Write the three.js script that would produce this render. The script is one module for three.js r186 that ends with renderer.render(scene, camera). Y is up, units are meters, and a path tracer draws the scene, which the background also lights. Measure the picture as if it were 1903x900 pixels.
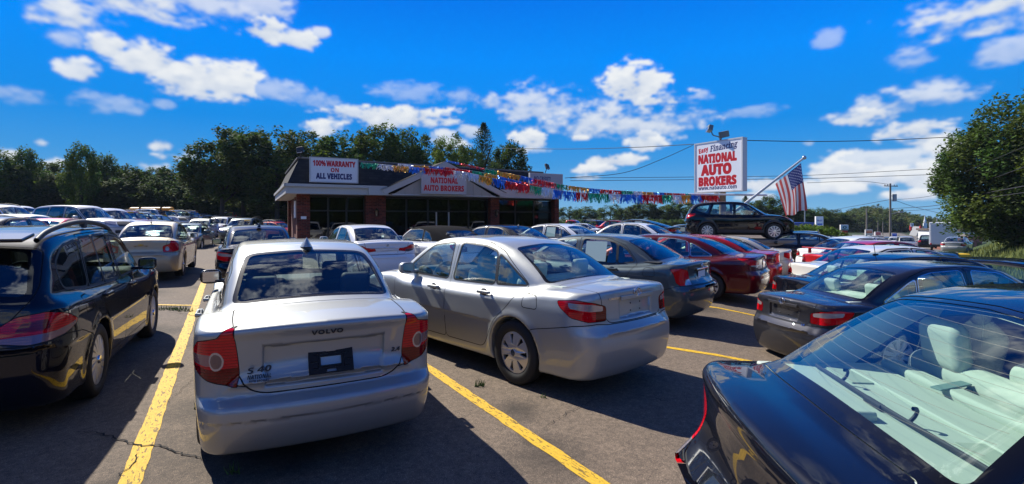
import * as THREE from 'three';
import { RoundedBoxGeometry } from 'three/addons/geometries/RoundedBoxGeometry.js';
import { TextGeometry } from 'three/addons/geometries/TextGeometry.js';
import { FontLoader } from 'three/addons/loaders/FontLoader.js';
import * as BufferGeometryUtils from 'three/addons/utils/BufferGeometryUtils.js';
const TAU = Math.PI * 2, CAMH = 1.74, FP = 950, CX = 951.5, HY = 406;
const scene = new THREE.Scene();
// ---------------------------------------------------------------- camera: level, eye height 1.74 m, lens shifted down a little
const camera = new THREE.PerspectiveCamera(2 * Math.atan(450 / FP) * 180 / Math.PI, 1903 / 900, .05, 5000);
camera.position.set(0, CAMH, 0); camera.lookAt(0, CAMH, -10); camera.setViewOffset(1903, 900, 0, 44, 1903, 900);
const renderer = new THREE.WebGLRenderer({ antialias: true });
renderer.toneMapping = THREE.LinearToneMapping; renderer.toneMappingExposure = 1.5; renderer.shadowMap.enabled = true;
// ---------------------------------------------------------------- sun: high, ahead and to the left
const sun = new THREE.DirectionalLight(new THREE.Color().setRGB(1, .95, .86), 5);
{ const az = -46.5 * Math.PI / 180, el = 42 * Math.PI / 180; sun.position.set(Math.sin(az) * Math.cos(el) * 100, Math.sin(el) * 100, -Math.cos(az) * Math.cos(el) * 100); }
sun.castShadow = true; sun.shadow.mapSize.set(4096, 4096); Object.assign(sun.shadow.camera, { left: -60, right: 60, top: 60, bottom: -60, near: 1, far: 300 }); scene.add(sun);
// ---------------------------------------------------------------- sky: deep blue with fair-weather clouds, by azimuth and elevation (degrees)
const NT = new Float32Array(65536); { let a = 77; for (let i = 0; i < 65536; i++) { a |= 0; a = a + 0x6D2B79F5 | 0; let t = Math.imul(a ^ a >>> 15, 1 | a); t = t + Math.imul(t ^ t >>> 7, 61 | t) ^ t; NT[i] = ((t ^ t >>> 14) >>> 0) / 4294967296; } }
function n2(x, y) { const X = Math.floor(x), Y = Math.floor(y), u = x - X, v = y - Y, a = u * u * (3 - 2 * u), b = v * v * (3 - 2 * v), h = (i, j) => NT[((i & 255) << 8) | (j & 255)]; return (h(X, Y) * (1 - a) + h(X + 1, Y) * a) * (1 - b) + (h(X, Y + 1) * (1 - a) + h(X + 1, Y + 1) * a) * b; }
function fbm(x, y, o = 4) { let s = 0, a = .5, t = 0; for (let i = 0; i < o; i++) { s += a * n2(x, y); t += a; x = x * 2.03 + 17.3; y = y * 2.03 + 5.1; a *= .5; } return s / t; }
{
  const D = 180 / Math.PI, cl = [], sstepSky = e => Math.min(1, Math.max(0, (e - 36) / 8));
  // [x, y, half width, half height, strength, softness] of each cloud, given as image directions; turned into angles on the sky
  const seen = [[130, 24, 105, 48, .95, .9], [270, 10, 160, 46, .95, 1], [400, 14, 130, 46, .75, 1], [480, 8, 70, 30, .7, .8], [125, 72, 45, 24, .6, .9], [200, 86, 55, 28, 1, .5], [275, 112, 80, 42, 1.1, .5], [345, 145, 85, 48, 1.1, .5], [425, 152, 75, 42, 1, .6], [520, 168, 70, 22, .5, 1], [490, 56, 56, 34, 1.1, .4], [550, 72, 55, 20, 1, .5], [598, 64, 20, 12, .8, .5], [150, 130, 46, 24, .95, .5], [40, 178, 80, 20, .5, .9], [200, 196, 90, 24, .4, 1], [305, 195, 25, 12, .4, .9],
    [750, 220, 150, 26, 1.15, .35], [645, 210, 50, 18, .9, .5], [600, 242, 44, 22, 1.1, .3], [590, 188, 60, 18, .4, 1], [1000, 198, 90, 40, .75, .8], [1180, 165, 70, 50, 1.2, .3], [1215, 192, 90, 36, 1.1, .4], [1130, 222, 190, 54, .85, 1], [905, 190, 40, 20, .7, .7], [770, 178, 80, 26, .35, 1], [860, 180, 40, 24, .4, 1], [985, 263, 42, 28, 1.15, .3], [1080, 257, 20, 8, 1, .4], [1197, 266, 42, 20, 1.1, .35], [1200, 250, 26, 12, .9, .4], [1142, 298, 64, 17, 1.1, .3], [1108, 313, 50, 12, 1, .4], [1095, 331, 30, 6, .8, .5],
    [1775, 42, 175, 52, .95, .9], [1840, 18, 130, 54, 1, .8], [1870, 95, 80, 30, .6, .9], [1690, 112, 50, 32, .5, .9], [1540, 74, 30, 20, .4, .9], [1690, 190, 130, 34, .75, .7], [1610, 218, 86, 28, 1.1, .4], [1700, 246, 86, 32, 1.15, .35], [1752, 264, 34, 28, 1.1, .35], [1400, 208, 60, 14, .35, 1], [1590, 312, 90, 30, 1.1, .35], [1650, 328, 90, 24, 1, .4], [1722, 326, 52, 28, 1.1, .3], [1560, 348, 56, 16, 1, .4], [1692, 364, 54, 13, 1.05, .35], [1416, 341, 52, 16, 1.05, .35], [1500, 352, 38, 18, .9, .4], [1620, 300, 110, 20, .8, .6], [1505, 266, 18, 7, .8, .5], [1400, 366, 40, 10, .7, .5],
    [303, 272, 32, 15, 1.15, .3], [345, 290, 38, 22, 1.15, .3], [300, 292, 26, 9, 1, .4], [285, 312, 50, 14, 1, .4], [100, 306, 28, 14, 1.1, .3], [75, 266, 12, 6, .8, .5], [20, 290, 30, 14, 1, .4], [180, 312, 30, 14, 1, .4], [830, 262, 40, 30, .9, .5], [870, 245, 30, 20, .8, .5], [1010, 280, 30, 8, .5, .6], [1290, 188, 40, 18, .5, .8]];
  for (const [x, y, rx, ry, s, so] of seen) { const k = (x - CX) / FP, az = Math.atan(k) * D, el = Math.atan((HY - y) / FP * Math.cos(az / D)) * D, sx = D / FP * Math.cos(az / D) ** 2, sy = D / FP * Math.cos(az / D); cl.push([az, el, rx * sx, ry * sy, s, so]); }
  let a = 5; const R = () => { a = (a * 16807) % 2147483647; return a / 2147483647; };
  for (let i = 0; i < 26; i++) { const az = R() * 360 - 180, el = 6 + R() * 30; if ((Math.abs(az) < 66) || (Math.abs(az) < 100 && i % 2)) continue; const g = 3 + R() * 9; cl.push([az, el, g * (1.2 + R()) / Math.cos(el / D), g * (.45 + .3 * (el / 70)), .7 + R() * .5, .4 + R() * .4]); }
  const high = [[27, -17, 12, 8], [14, -6, 11, 7], [33, 3, 9, 7], [46, 17, 13, 9], [4, -16, 9, 6], [-24, 10, 11, 7], [-30, -26, 11, 8]];
  const w = 2048, h = 1024, d = new Float32Array(w * h * 4), T = (x, p) => { for (let i = 0; i < p.length - 1; i++) if (x <= p[i + 1][0] || i === p.length - 2) { const t = Math.min(1, Math.max(0, (x - p[i][0]) / (p[i + 1][0] - p[i][0]))); return [1, 2, 3].map(c => p[i][c] + (p[i + 1][c] - p[i][c]) * t); } };
  const air = [[-90, .06, .09, .11], [0, .13, .31, .48], [2.5, .095, .27, .49], [6, .035, .215, .50], [10, .006, .18, .54], [17, .001, .18, .655], [24, .001, .12, .57], [32, .001, .075, .40], [48, .001, .04, .24], [90, .001, .022, .13]];
  for (let j = 0; j < h; j++) {
    const el = ((j + .5) / h - .5) * 180, base = T(el, air), row = cl.filter(c => Math.abs(c[1] - el) < c[3] * 2.4);
    for (let i = 0; i < w; i++) {
      const ph = ((i + .5) / w - .5) * TAU, az = Math.atan2(Math.cos(ph), -Math.sin(ph)) * D; let al = 0, top = 0, c = base, hi = false;
      if (row.length && el > 0) {
        const X = az * .22, Y = el * .50, wx = fbm(X * .8 + 40, Y * .8 + 11, 3) - .5, wy = fbm(X * .8 + 90, Y * .8 + 71, 3) - .5, n = fbm(X + wx * 1.6 + 50, Y + wy * 1.6 + 20, 6), nf = fbm(X * 4 + 9, Y * 4 + 3, 4);
        let m = -9, sft = .5, lit = 0, st = 0;
        for (const q of row) { let da = az - q[0]; if (da > 180) da -= 360; if (da < -180) da += 360; const u = da / q[2], v = (el - q[1]) / q[3], vv = v < 0 ? v * 1.35 : v, r = 1 - u * u - vv * vv; if (r < -1.4) continue; const g = r; if (g > m) { m = g; sft = q[5]; lit = v; st = q[4]; } }
        if (m > -1.4) { const nw = fbm(X * 13 + 3, Y * 12 + 7, 3), f = m * .95 + (n - .5) * 2.3 + (nf - .5) * 1.4 + (nw - .5) * .6 - .02; al = Math.min(1, Math.max(0, f / (.30 + sft * .8)));al = al * al * (3 - 2 * al) * Math.min(1, st); top = Math.min(1, Math.max(0, .62 + lit * .42 + (n - .5) * .9 + (nf - .5) * .9)); }
      }
      if (el > 36) { const Rr = 90 - el, px = Rr * Math.cos(az / D), py = Rr * Math.sin(az / D); let m = -9; for (const q of high) { const u = (px - q[0]) / q[2], v = (py - q[1]) / q[3]; m = Math.max(m, 1 - u * u - v * v); } if (m > -1.4) { hi = true; const n = fbm(px * .16 + 60, py * .2 + 30, 6), nf = fbm(px * .8 + 9, py * .9 + 3, 4), f = m * .8 + (n - .5) * 2.8 + (nf - .5) * 1.2 - .1, b = Math.min(1, Math.max(0, f / .9)) * sstepSky(el); if (b > al) { al = b; top = Math.min(1, Math.max(0, .45 + (n - .5) * 1.6 + (nf - .5))); } } }
      if (al > 0) { const hz = Math.max(0, 1 - el / 30) * .0, b = .55 + .45 * top; const cc = [.27 + .30 * top, .345 + .245 * top, .48 + .13 * top].map(q => q * (hi ? 1.4 : 1)); c = base.map((q, k) => q * (1 - al) + (cc[k] * (1 - hz) + base[k] * hz) * al); }
      const k = (j * w + i) * 4; d[k] = c[0]; d[k + 1] = c[1]; d[k + 2] = c[2]; d[k + 3] = 1;
    }
  }
  const t = new THREE.DataTexture(d, w, h, THREE.RGBAFormat, THREE.FloatType); t.mapping = THREE.EquirectangularReflectionMapping; t.magFilter = THREE.LinearFilter; t.needsUpdate = true; scene.background = t; scene.environment = t;
}
// distance ahead z and image column -> sideways metres; image row at a distance -> height
const sx = (px, z) => (px - CX) / FP * z, hy = (py, z) => CAMH + (HY - py) / FP * z;
// ---------------------------------------------------------------- small helpers
function rng(seed) { let a = seed >>> 0; return () => { a |= 0; a = a + 0x6D2B79F5 | 0; let t = Math.imul(a ^ a >>> 15, 1 | a); t = t + Math.imul(t ^ t >>> 7, 61 | t) ^ t; return ((t ^ t >>> 14) >>> 0) / 4294967296; }; }
const clamp = (v, a, b) => v < a ? a : v > b ? b : v;
const sstep = (a, b, v) => { const t = clamp((v - a) / (b - a), 0, 1); return t * t * (3 - 2 * t); };
const names = new Map();
function numbered(n) { const k = names.get(n) || 0; names.set(n, k + 1); return k ? n + '_' + String(k).padStart(3, '0') : n; }
function tag(o, label, category, group, kind) { if (label) o.userData.label = label; if (category) o.userData.category = category; if (group) o.userData.group = group; if (kind) o.userData.kind = kind; return o; }
function thing(name, label, category, group, pos = [0, 0, 0], turn = 0) {
  const o = new THREE.Group(); o.name = numbered(name); scene.add(o); o.position.set(...pos); o.rotation.y = turn; return tag(o, label, category, group);
}
function part(name, geo, material, parent) {
  const m = new THREE.Mesh(Array.isArray(geo) ? merge(geo) : geo, material); m.name = name; m.castShadow = m.receiveShadow = true; (parent || scene).add(m); return m;
}
function struct(name, geo, material) { const m = part(name, geo, material, scene); m.userData.kind = 'structure'; return m; }
function merge(list) {
  const l = list.map(g => { let q = g.index ? g.toNonIndexed() : g; const o = new THREE.BufferGeometry(); o.setAttribute('position', q.attributes.position); if (!q.attributes.normal) q.computeVertexNormals(); o.setAttribute('normal', q.attributes.normal); o.setAttribute('uv', q.attributes.uv || new THREE.BufferAttribute(new Float32Array(q.attributes.position.count * 2), 2)); return o; });
  return BufferGeometryUtils.mergeGeometries(l);
}
function box(w, h, d, x = 0, y = 0, z = 0, rx = 0, ry = 0, rz = 0) { const g = new THREE.BoxGeometry(w, h, d); g.applyMatrix4(new THREE.Matrix4().compose(new THREE.Vector3(x, y, z), new THREE.Quaternion().setFromEuler(new THREE.Euler(rx, ry, rz)), new THREE.Vector3(1, 1, 1))); return g; }
function rbox(w, h, d, r, x = 0, y = 0, z = 0, rx = 0, ry = 0, rz = 0, seg = 3) { const g = new RoundedBoxGeometry(w, h, d, seg, r); g.applyMatrix4(new THREE.Matrix4().compose(new THREE.Vector3(x, y, z), new THREE.Quaternion().setFromEuler(new THREE.Euler(rx, ry, rz)), new THREE.Vector3(1, 1, 1))); return g; }
function tube(pts, r, seg = 16, rad = 6) { return new THREE.TubeGeometry(new THREE.CatmullRomCurve3(pts.map(p => new THREE.Vector3(...p))), seg, r, rad); }
function bar(a, b, r0, r1 = r0, n = 8) { const A = new THREE.Vector3(...a), B = new THREE.Vector3(...b), d = B.clone().sub(A), g = new THREE.CylinderGeometry(r1, r0, d.length(), n); g.applyQuaternion(new THREE.Quaternion().setFromUnitVectors(new THREE.Vector3(0, 1, 0), d.normalize())); g.translate(...A.add(B).multiplyScalar(.5).toArray()); return g; }
function dataTex(w, h, fn, srgb, rep) {
  const d = new Uint8Array(w * h * 4); let c = [0, 0, 0, 255];
  for (let j = 0; j < h; j++) for (let i = 0; i < w; i++) { c = fn(i / w, j / h, i, j); const k = (j * w + i) * 4; d[k] = c[0]; d[k + 1] = c[1]; d[k + 2] = c[2]; d[k + 3] = c[3] ?? 255; }
  const t = new THREE.DataTexture(d, w, h); t.wrapS = t.wrapT = THREE.RepeatWrapping; t.magFilter = THREE.LinearFilter; if (srgb) t.colorSpace = THREE.SRGBColorSpace; if (rep) t.repeat.set(rep[0], rep[1]); t.needsUpdate = true; return t;
}
// monotone cubic through points
function curve(pts) {
  const n = pts.length, xs = pts.map(p => p[0]), ys = pts.map(p => p[1]), m = new Array(n).fill(0), d = [];
  for (let i = 0; i < n - 1; i++) d.push((ys[i + 1] - ys[i]) / (xs[i + 1] - xs[i]));
  for (let i = 1; i < n - 1; i++) if (d[i - 1] * d[i] > 0) { const h0 = xs[i] - xs[i - 1], h1 = xs[i + 1] - xs[i], w1 = 2 * h1 + h0, w2 = h1 + 2 * h0; m[i] = (w1 + w2) / (w1 / d[i - 1] + w2 / d[i]); }
  m[0] = d[0]; m[n - 1] = d[n - 2];
  return x => {
    if (x <= xs[0]) return ys[0] + m[0] * (x - xs[0]); if (x >= xs[n - 1]) return ys[n - 1] + m[n - 1] * (x - xs[n - 1]);
    let i = 0; while (x > xs[i + 1]) i++;
    const h = xs[i + 1] - xs[i], t = (x - xs[i]) / h, t2 = t * t, t3 = t2 * t;
    return (2 * t3 - 3 * t2 + 1) * ys[i] + (t3 - 2 * t2 + t) * h * m[i] + (-2 * t3 + 3 * t2) * ys[i + 1] + (t3 - t2) * h * m[i + 1];
  };
}
function smaxR(a, b, r) { const u = a + r, v = b + r; if (u <= 0 || v <= 0) return a > b ? a : b; return Math.sqrt(u * u + v * v) - r; }
function sminR(a, b, r) { return -smaxR(-a, -b, r); }
// rounded polygon -> signed distance (negative inside)
function poly(pts, r = .03) {
  const q = [], n = pts.length;
  for (let i = 0; i < n; i++) {
    const p = pts[i], a = pts[(i + n - 1) % n], b = pts[(i + 1) % n], la = Math.hypot(a[0] - p[0], a[1] - p[1]), lb = Math.hypot(b[0] - p[0], b[1] - p[1]);
    const rr = p[2] ?? r, ta = Math.min(rr / la, .49), tb = Math.min(rr / lb, .49);
    const A = [p[0] + (a[0] - p[0]) * ta, p[1] + (a[1] - p[1]) * ta], B = [p[0] + (b[0] - p[0]) * tb, p[1] + (b[1] - p[1]) * tb];
    for (let k = 0; k <= 4; k++) { const t = k / 4, s = 1 - t; q.push([s * s * A[0] + 2 * s * t * p[0] + t * t * B[0], s * s * A[1] + 2 * s * t * p[1] + t * t * B[1]]); }
  }
  let x0 = 1e9, x1 = -1e9, y0 = 1e9, y1 = -1e9; for (const [x, y] of q) { x0 = Math.min(x0, x); x1 = Math.max(x1, x); y0 = Math.min(y0, y); y1 = Math.max(y1, y); }
  const m = q.length;
  return (x, y) => {
    const ox = Math.max(x0 - x, x - x1, 0), oy = Math.max(y0 - y, y - y1, 0); if (ox > .15 || oy > .15) return Math.max(ox, oy);
    let d = 1e9, s = 1;
    for (let i = 0, j = m - 1; i < m; j = i++) {
      const ex = q[j][0] - q[i][0], ey = q[j][1] - q[i][1], wx = x - q[i][0], wy = y - q[i][1], l = ex * ex + ey * ey || 1e-12, t = clamp((wx * ex + wy * ey) / l, 0, 1), bx = wx - ex * t, by = wy - ey * t;
      d = Math.min(d, bx * bx + by * by);
      const c1 = y >= q[i][1], c2 = y < q[j][1], c3 = ex * wy > ey * wx; if ((c1 && c2 && c3) || (!c1 && !c2 && !c3)) s = -s;
    }
    return s * Math.sqrt(d);
  };
}
// ---------------------------------------------------------------- implicit surface -> mesh that can be cut along outlines
class Shell {
  constructor(f, mn, mx, h) {
    this.f = f; this.P = []; this.N = []; const nx = Math.ceil((mx[0] - mn[0]) / h) + 1, ny = Math.ceil((mx[1] - mn[1]) / h) + 1, nz = Math.ceil((mx[2] - mn[2]) / h) + 1;
    const v = new Float32Array(nx * ny * nz), id = (i, j, k) => (i * ny + j) * nz + k, B = 4, lim = B * h * 1.25;
    for (let i = 0; i < nx; i += B) for (let j = 0; j < ny; j += B) for (let k = 0; k < nz; k += B) {
      const c = f(mn[0] + (i + 1.5) * h, mn[1] + (j + 1.5) * h, mn[2] + (k + 1.5) * h), far = Math.abs(c) > lim;
      for (let a = i; a < Math.min(i + B, nx); a++) for (let b = j; b < Math.min(j + B, ny); b++) for (let d = k; d < Math.min(k + B, nz); d++) v[id(a, b, d)] = far ? c : f(mn[0] + a * h, mn[1] + b * h, mn[2] + d * h);
    }
    const vid = new Int32Array(nx * ny * nz).fill(-1), E = [[0, 1], [0, 2], [0, 4], [1, 3], [1, 5], [2, 3], [2, 6], [3, 7], [4, 5], [4, 6], [5, 7], [6, 7]], cv = new Float64Array(8), I = [];
    for (let i = 0; i < nx - 1; i++) for (let j = 0; j < ny - 1; j++) for (let k = 0; k < nz - 1; k++) {
      let m = 0; for (let c = 0; c < 8; c++) { cv[c] = v[id(i + (c & 1), j + (c >> 1 & 1), k + (c >> 2))]; if (cv[c] < 0) m |= 1 << c; }
      if (m === 0 || m === 255) continue;
      let sx = 0, sy = 0, sz = 0, n = 0;
      for (const [a, b] of E) { if ((cv[a] < 0) === (cv[b] < 0)) continue; const t = cv[a] / (cv[a] - cv[b]); sx += (a & 1) + ((b & 1) - (a & 1)) * t; sy += (a >> 1 & 1) + ((b >> 1 & 1) - (a >> 1 & 1)) * t; sz += (a >> 2) + ((b >> 2) - (a >> 2)) * t; n++; }
      vid[id(i, j, k)] = this.add(mn[0] + (i + sx / n) * h, mn[1] + (j + sy / n) * h, mn[2] + (k + sz / n) * h, h, 3);
    }
    const P = this.P, quad = (a, b, c, d, flip) => {
      if (a < 0 || b < 0 || c < 0 || d < 0) return;
      const L = (p, q) => (P[p * 3] - P[q * 3]) ** 2 + (P[p * 3 + 1] - P[q * 3 + 1]) ** 2 + (P[p * 3 + 2] - P[q * 3 + 2]) ** 2;
      const t = L(a, c) < L(b, d) ? [a, b, c, a, c, d] : [a, b, d, b, c, d];
      if (flip) for (let q = 0; q < 6; q += 3) I.push(t[q], t[q + 2], t[q + 1]); else I.push(...t);
    };
    for (let i = 1; i < nx - 1; i++) for (let j = 1; j < ny - 1; j++) for (let k = 1; k < nz - 1; k++) {
      const s = v[id(i, j, k)] < 0;
      if (s !== v[id(i + 1, j, k)] < 0) quad(vid[id(i, j - 1, k - 1)], vid[id(i, j, k - 1)], vid[id(i, j, k)], vid[id(i, j - 1, k)], !s);
      if (s !== v[id(i, j + 1, k)] < 0) quad(vid[id(i - 1, j, k - 1)], vid[id(i, j, k - 1)], vid[id(i, j, k)], vid[id(i - 1, j, k)], s);
      if (s !== v[id(i, j, k + 1)] < 0) quad(vid[id(i - 1, j - 1, k)], vid[id(i, j - 1, k)], vid[id(i, j, k)], vid[id(i - 1, j, k)], !s);
    }
    this.I = I;
  }
  grad(x, y, z) { const f = this.f, e = .0025, a = f(x + e, y - e, z - e), b = f(x - e, y - e, z + e), c = f(x - e, y + e, z - e), d = f(x + e, y + e, z + e); return [(a - b - c + d) / (4 * e), (-a - b + c + d) / (4 * e), (-a + b - c + d) / (4 * e)]; }
  add(x, y, z, h, it) {
    let g;
    for (let q = 0; q <= it; q++) { g = this.grad(x, y, z); const l = g[0] * g[0] + g[1] * g[1] + g[2] * g[2] || 1; if (q === it) { const s = Math.sqrt(l); g = [g[0] / s, g[1] / s, g[2] / s]; break; } const s = clamp(this.f(x, y, z) / l, -h * .5, h * .5); x -= s * g[0]; y -= s * g[1]; z -= s * g[2]; }
    this.P.push(x, y, z); this.N.push(g[0], g[1], g[2]); return this.P.length / 3 - 1;
  }
  // split an index list by the sign of g(x,y,z,nx,ny,nz): [inside, outside]
  split(I, g, exact) {
    const P = this.P, N = this.N, val = new Map(), cut = new Map(), G = i => { let q = val.get(i); if (q === undefined) { q = g(P[i * 3], P[i * 3 + 1], P[i * 3 + 2], N[i * 3], N[i * 3 + 1], N[i * 3 + 2]); if (Math.abs(q) < 2e-4) q = 2e-4; val.set(i, q); } return q; };
    const X = (a, b) => {
      const key = a < b ? a * 4194304 + b : b * 4194304 + a; let q = cut.get(key); if (q !== undefined) return q;
      let lo = 0, hi = 1, s = G(a) < 0; const at = t => { const p = [0, 1, 2].map(c => P[a * 3 + c] + (P[b * 3 + c] - P[a * 3 + c]) * t), n = [0, 1, 2].map(c => N[a * 3 + c] + (N[b * 3 + c] - N[a * 3 + c]) * t); return [p, n]; };
      let t = G(a) / (G(a) - G(b));
      for (let k = 0; k < 4; k++) { const [p, n] = at(t), w = g(p[0], p[1], p[2], n[0], n[1], n[2]); if (Math.abs(w) < 3e-4) break; if ((w < 0) === s) lo = t; else hi = t; t = (lo + hi) / 2; }
      const [p] = at(clamp(t, .02, .98)); q = this.add(p[0], p[1], p[2], .01, exact ? 0 : 1); if (exact) this.P[q * 3 + 2] = 0; cut.set(key, q); return q;
    };
    const A = [], B = [];
    for (let t = 0; t < I.length; t += 3) {
      const a = I[t], b = I[t + 1], c = I[t + 2], s = (G(a) < 0 ? 1 : 0) | (G(b) < 0 ? 2 : 0) | (G(c) < 0 ? 4 : 0);
      if (s === 7) { A.push(a, b, c); continue; } if (s === 0) { B.push(a, b, c); continue; }
      const one = (p, q, r, U, V) => { const m = X(p, q), n = X(p, r); U.push(p, m, n); V.push(m, q, r, m, r, n); };
      if (s === 1) one(a, b, c, A, B); else if (s === 2) one(b, c, a, A, B); else if (s === 4) one(c, a, b, A, B); else if (s === 6) one(a, b, c, B, A); else if (s === 5) one(b, c, a, B, A); else one(c, a, b, B, A);
    }
    return [A, B];
  }
  // geometry from an index list; side 1 right, -1 left (mirrored), 0 both
  geo(I, side = 0, inset = 0, uvf) {
    const map = new Map(), p = [], n = [], uv = [], ix = [], P = this.P, N = this.N;
    const put = (i, s) => { const k = i * 2 + (s < 0 ? 1 : 0); let q = map.get(k); if (q === undefined) { q = p.length / 3; map.set(k, q); const x = P[i * 3] - N[i * 3] * inset, y = P[i * 3 + 1] - N[i * 3 + 1] * inset, z = P[i * 3 + 2] - N[i * 3 + 2] * inset; p.push(x, y, z * s); n.push(N[i * 3], N[i * 3 + 1], N[i * 3 + 2] * s); const w = uvf ? uvf(x, y, z) : [x + z, y]; uv.push(w[0], w[1]); } return q; };
    for (const s of side ? [side] : [1, -1]) for (let t = 0; t < I.length; t += 3) { if (s > 0) ix.push(put(I[t], s), put(I[t + 1], s), put(I[t + 2], s)); else ix.push(put(I[t], s), put(I[t + 2], s), put(I[t + 1], s)); }
    const g = new THREE.BufferGeometry(); g.setAttribute('position', new THREE.Float32BufferAttribute(p, 3)); g.setAttribute('normal', new THREE.Float32BufferAttribute(n, 3)); g.setAttribute('uv', new THREE.Float32BufferAttribute(uv, 2)); g.setIndex(ix); return g;
  }
}
// ---------------------------------------------------------------- cars
const phys = o => new THREE.MeshPhysicalMaterial(o), std = o => new THREE.MeshStandardMaterial(o);
function lin(r, g, b) { return new THREE.Color().setRGB(r, g, b); }
function paint(c, metal = .35, rough = .34, spec = .4) { const m = phys({ color: c, metalness: metal, roughness: rough, specularIntensity: spec, clearcoat: 1, clearcoatRoughness: .02 }); m.userData.role = 'paint'; return m; }
const lampTex = dataTex(128, 128, (u, v, i, j) => { const h = (v * 8 % 1), k = h < .16 ? 130 : h < .3 ? 255 : 200 + 30 * n2(i * .3, j * .3), q = 1; return [k * q, k * q, k * q]; }, true, [7, 7]);
const ribTex = dataTex(64, 64, (u, v, i, j) => { const a = Math.abs((u * 8 % 1) - .5) * 2, b = Math.abs((v * 8 % 1) - .5) * 2, k = 60 + 150 * Math.min(1, Math.max(a, b)); return [k, k, k]; }); ribTex.repeat.set(7, 7);
const M = {
  glass: phys({ color: lin(.80, .92, .87), roughness: 0, metalness: 0, transmission: 1, thickness: 0, ior: 2.1 }),
  glassDark: phys({ color: lin(.22, .28, .28), roughness: 0, transmission: 1, thickness: 0, ior: 2.1 }),
  rubber: std({ color: lin(.012, .012, .013), roughness: .55 }), seam: std({ color: lin(.006, .006, .007), roughness: .8 }),
  black: phys({ color: lin(.012, .012, .014), roughness: .25, clearcoat: .6 }), plastic: std({ color: lin(.03, .03, .032), roughness: .6 }),
  tyre: std({ color: lin(.014, .014, .014), roughness: .75 }), alloy: std({ color: lin(.66, .65, .61), roughness: .32, metalness: .55 }), alloyDark: std({ color: lin(.20, .20, .21), roughness: .3, metalness: .8 }),
  disc: std({ color: lin(.05, .05, .05), roughness: .6, metalness: .3 }), chrome: std({ color: lin(.75, .76, .78), roughness: .08, metalness: 1 }), silverTrim: std({ color: lin(.55, .56, .58), roughness: .2, metalness: .9 }),
  red: phys({ map: lampTex, color: lin(.9, .006, .016), specularIntensity: 0, roughness: .22, clearcoat: 1, clearcoatRoughness: .02, bumpMap: ribTex, bumpScale: .0006 }), redDark: phys({ map: lampTex, color: lin(.26, .002, .005), specularIntensity: 0, roughness: .25, clearcoat: 1, clearcoatRoughness: .02, bumpMap: ribTex, bumpScale: .001 }),
  clear: phys({ color: lin(.46, .40, .40), roughness: .16, metalness: .55, clearcoat: 1, clearcoatRoughness: .02, bumpMap: ribTex, bumpScale: .0016 }), clearRed: phys({ color: lin(.30, .16, .16), roughness: .2, metalness: .4, specularIntensity: .3, clearcoat: 1, clearcoatRoughness: .02, bumpMap: ribTex, bumpScale: .0014 }), gloss: phys({ color: lin(.006, .006, .007), roughness: .5, specularIntensity: .1, clearcoat: 1, clearcoatRoughness: 0 }), smoke: phys({ color: lin(.16, .10, .10), roughness: .15, metalness: .4, clearcoat: 1, bumpMap: ribTex, bumpScale: .001 }),
  amber: phys({ color: lin(.7, .22, .02), roughness: .2, clearcoat: 1 }),
  cabinDark: std({ color: lin(.035, .036, .038), roughness: .8 }), cabinGrey: std({ color: lin(.20, .20, .19), roughness: .8 }), cabinGreen: std({ color: lin(.46, .52, .44), roughness: .75 }), seatDark: std({ color: lin(.045, .046, .05), roughness: .75 }),
  canvas: phys({ color: lin(.020, .019, .019), roughness: .95, specularIntensity: .05 }),
  white: std({ color: lin(.8, .8, .8), roughness: .5 }), yellowCard: std({ color: lin(.85, .42, .02), roughness: .6 }), paper: std({ color: lin(.62, .78, .66), roughness: .7 }), under: std({ color: lin(.01, .01, .01), roughness: .9 }),
};
let curF = null; const wheelCache = new Map();
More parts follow.
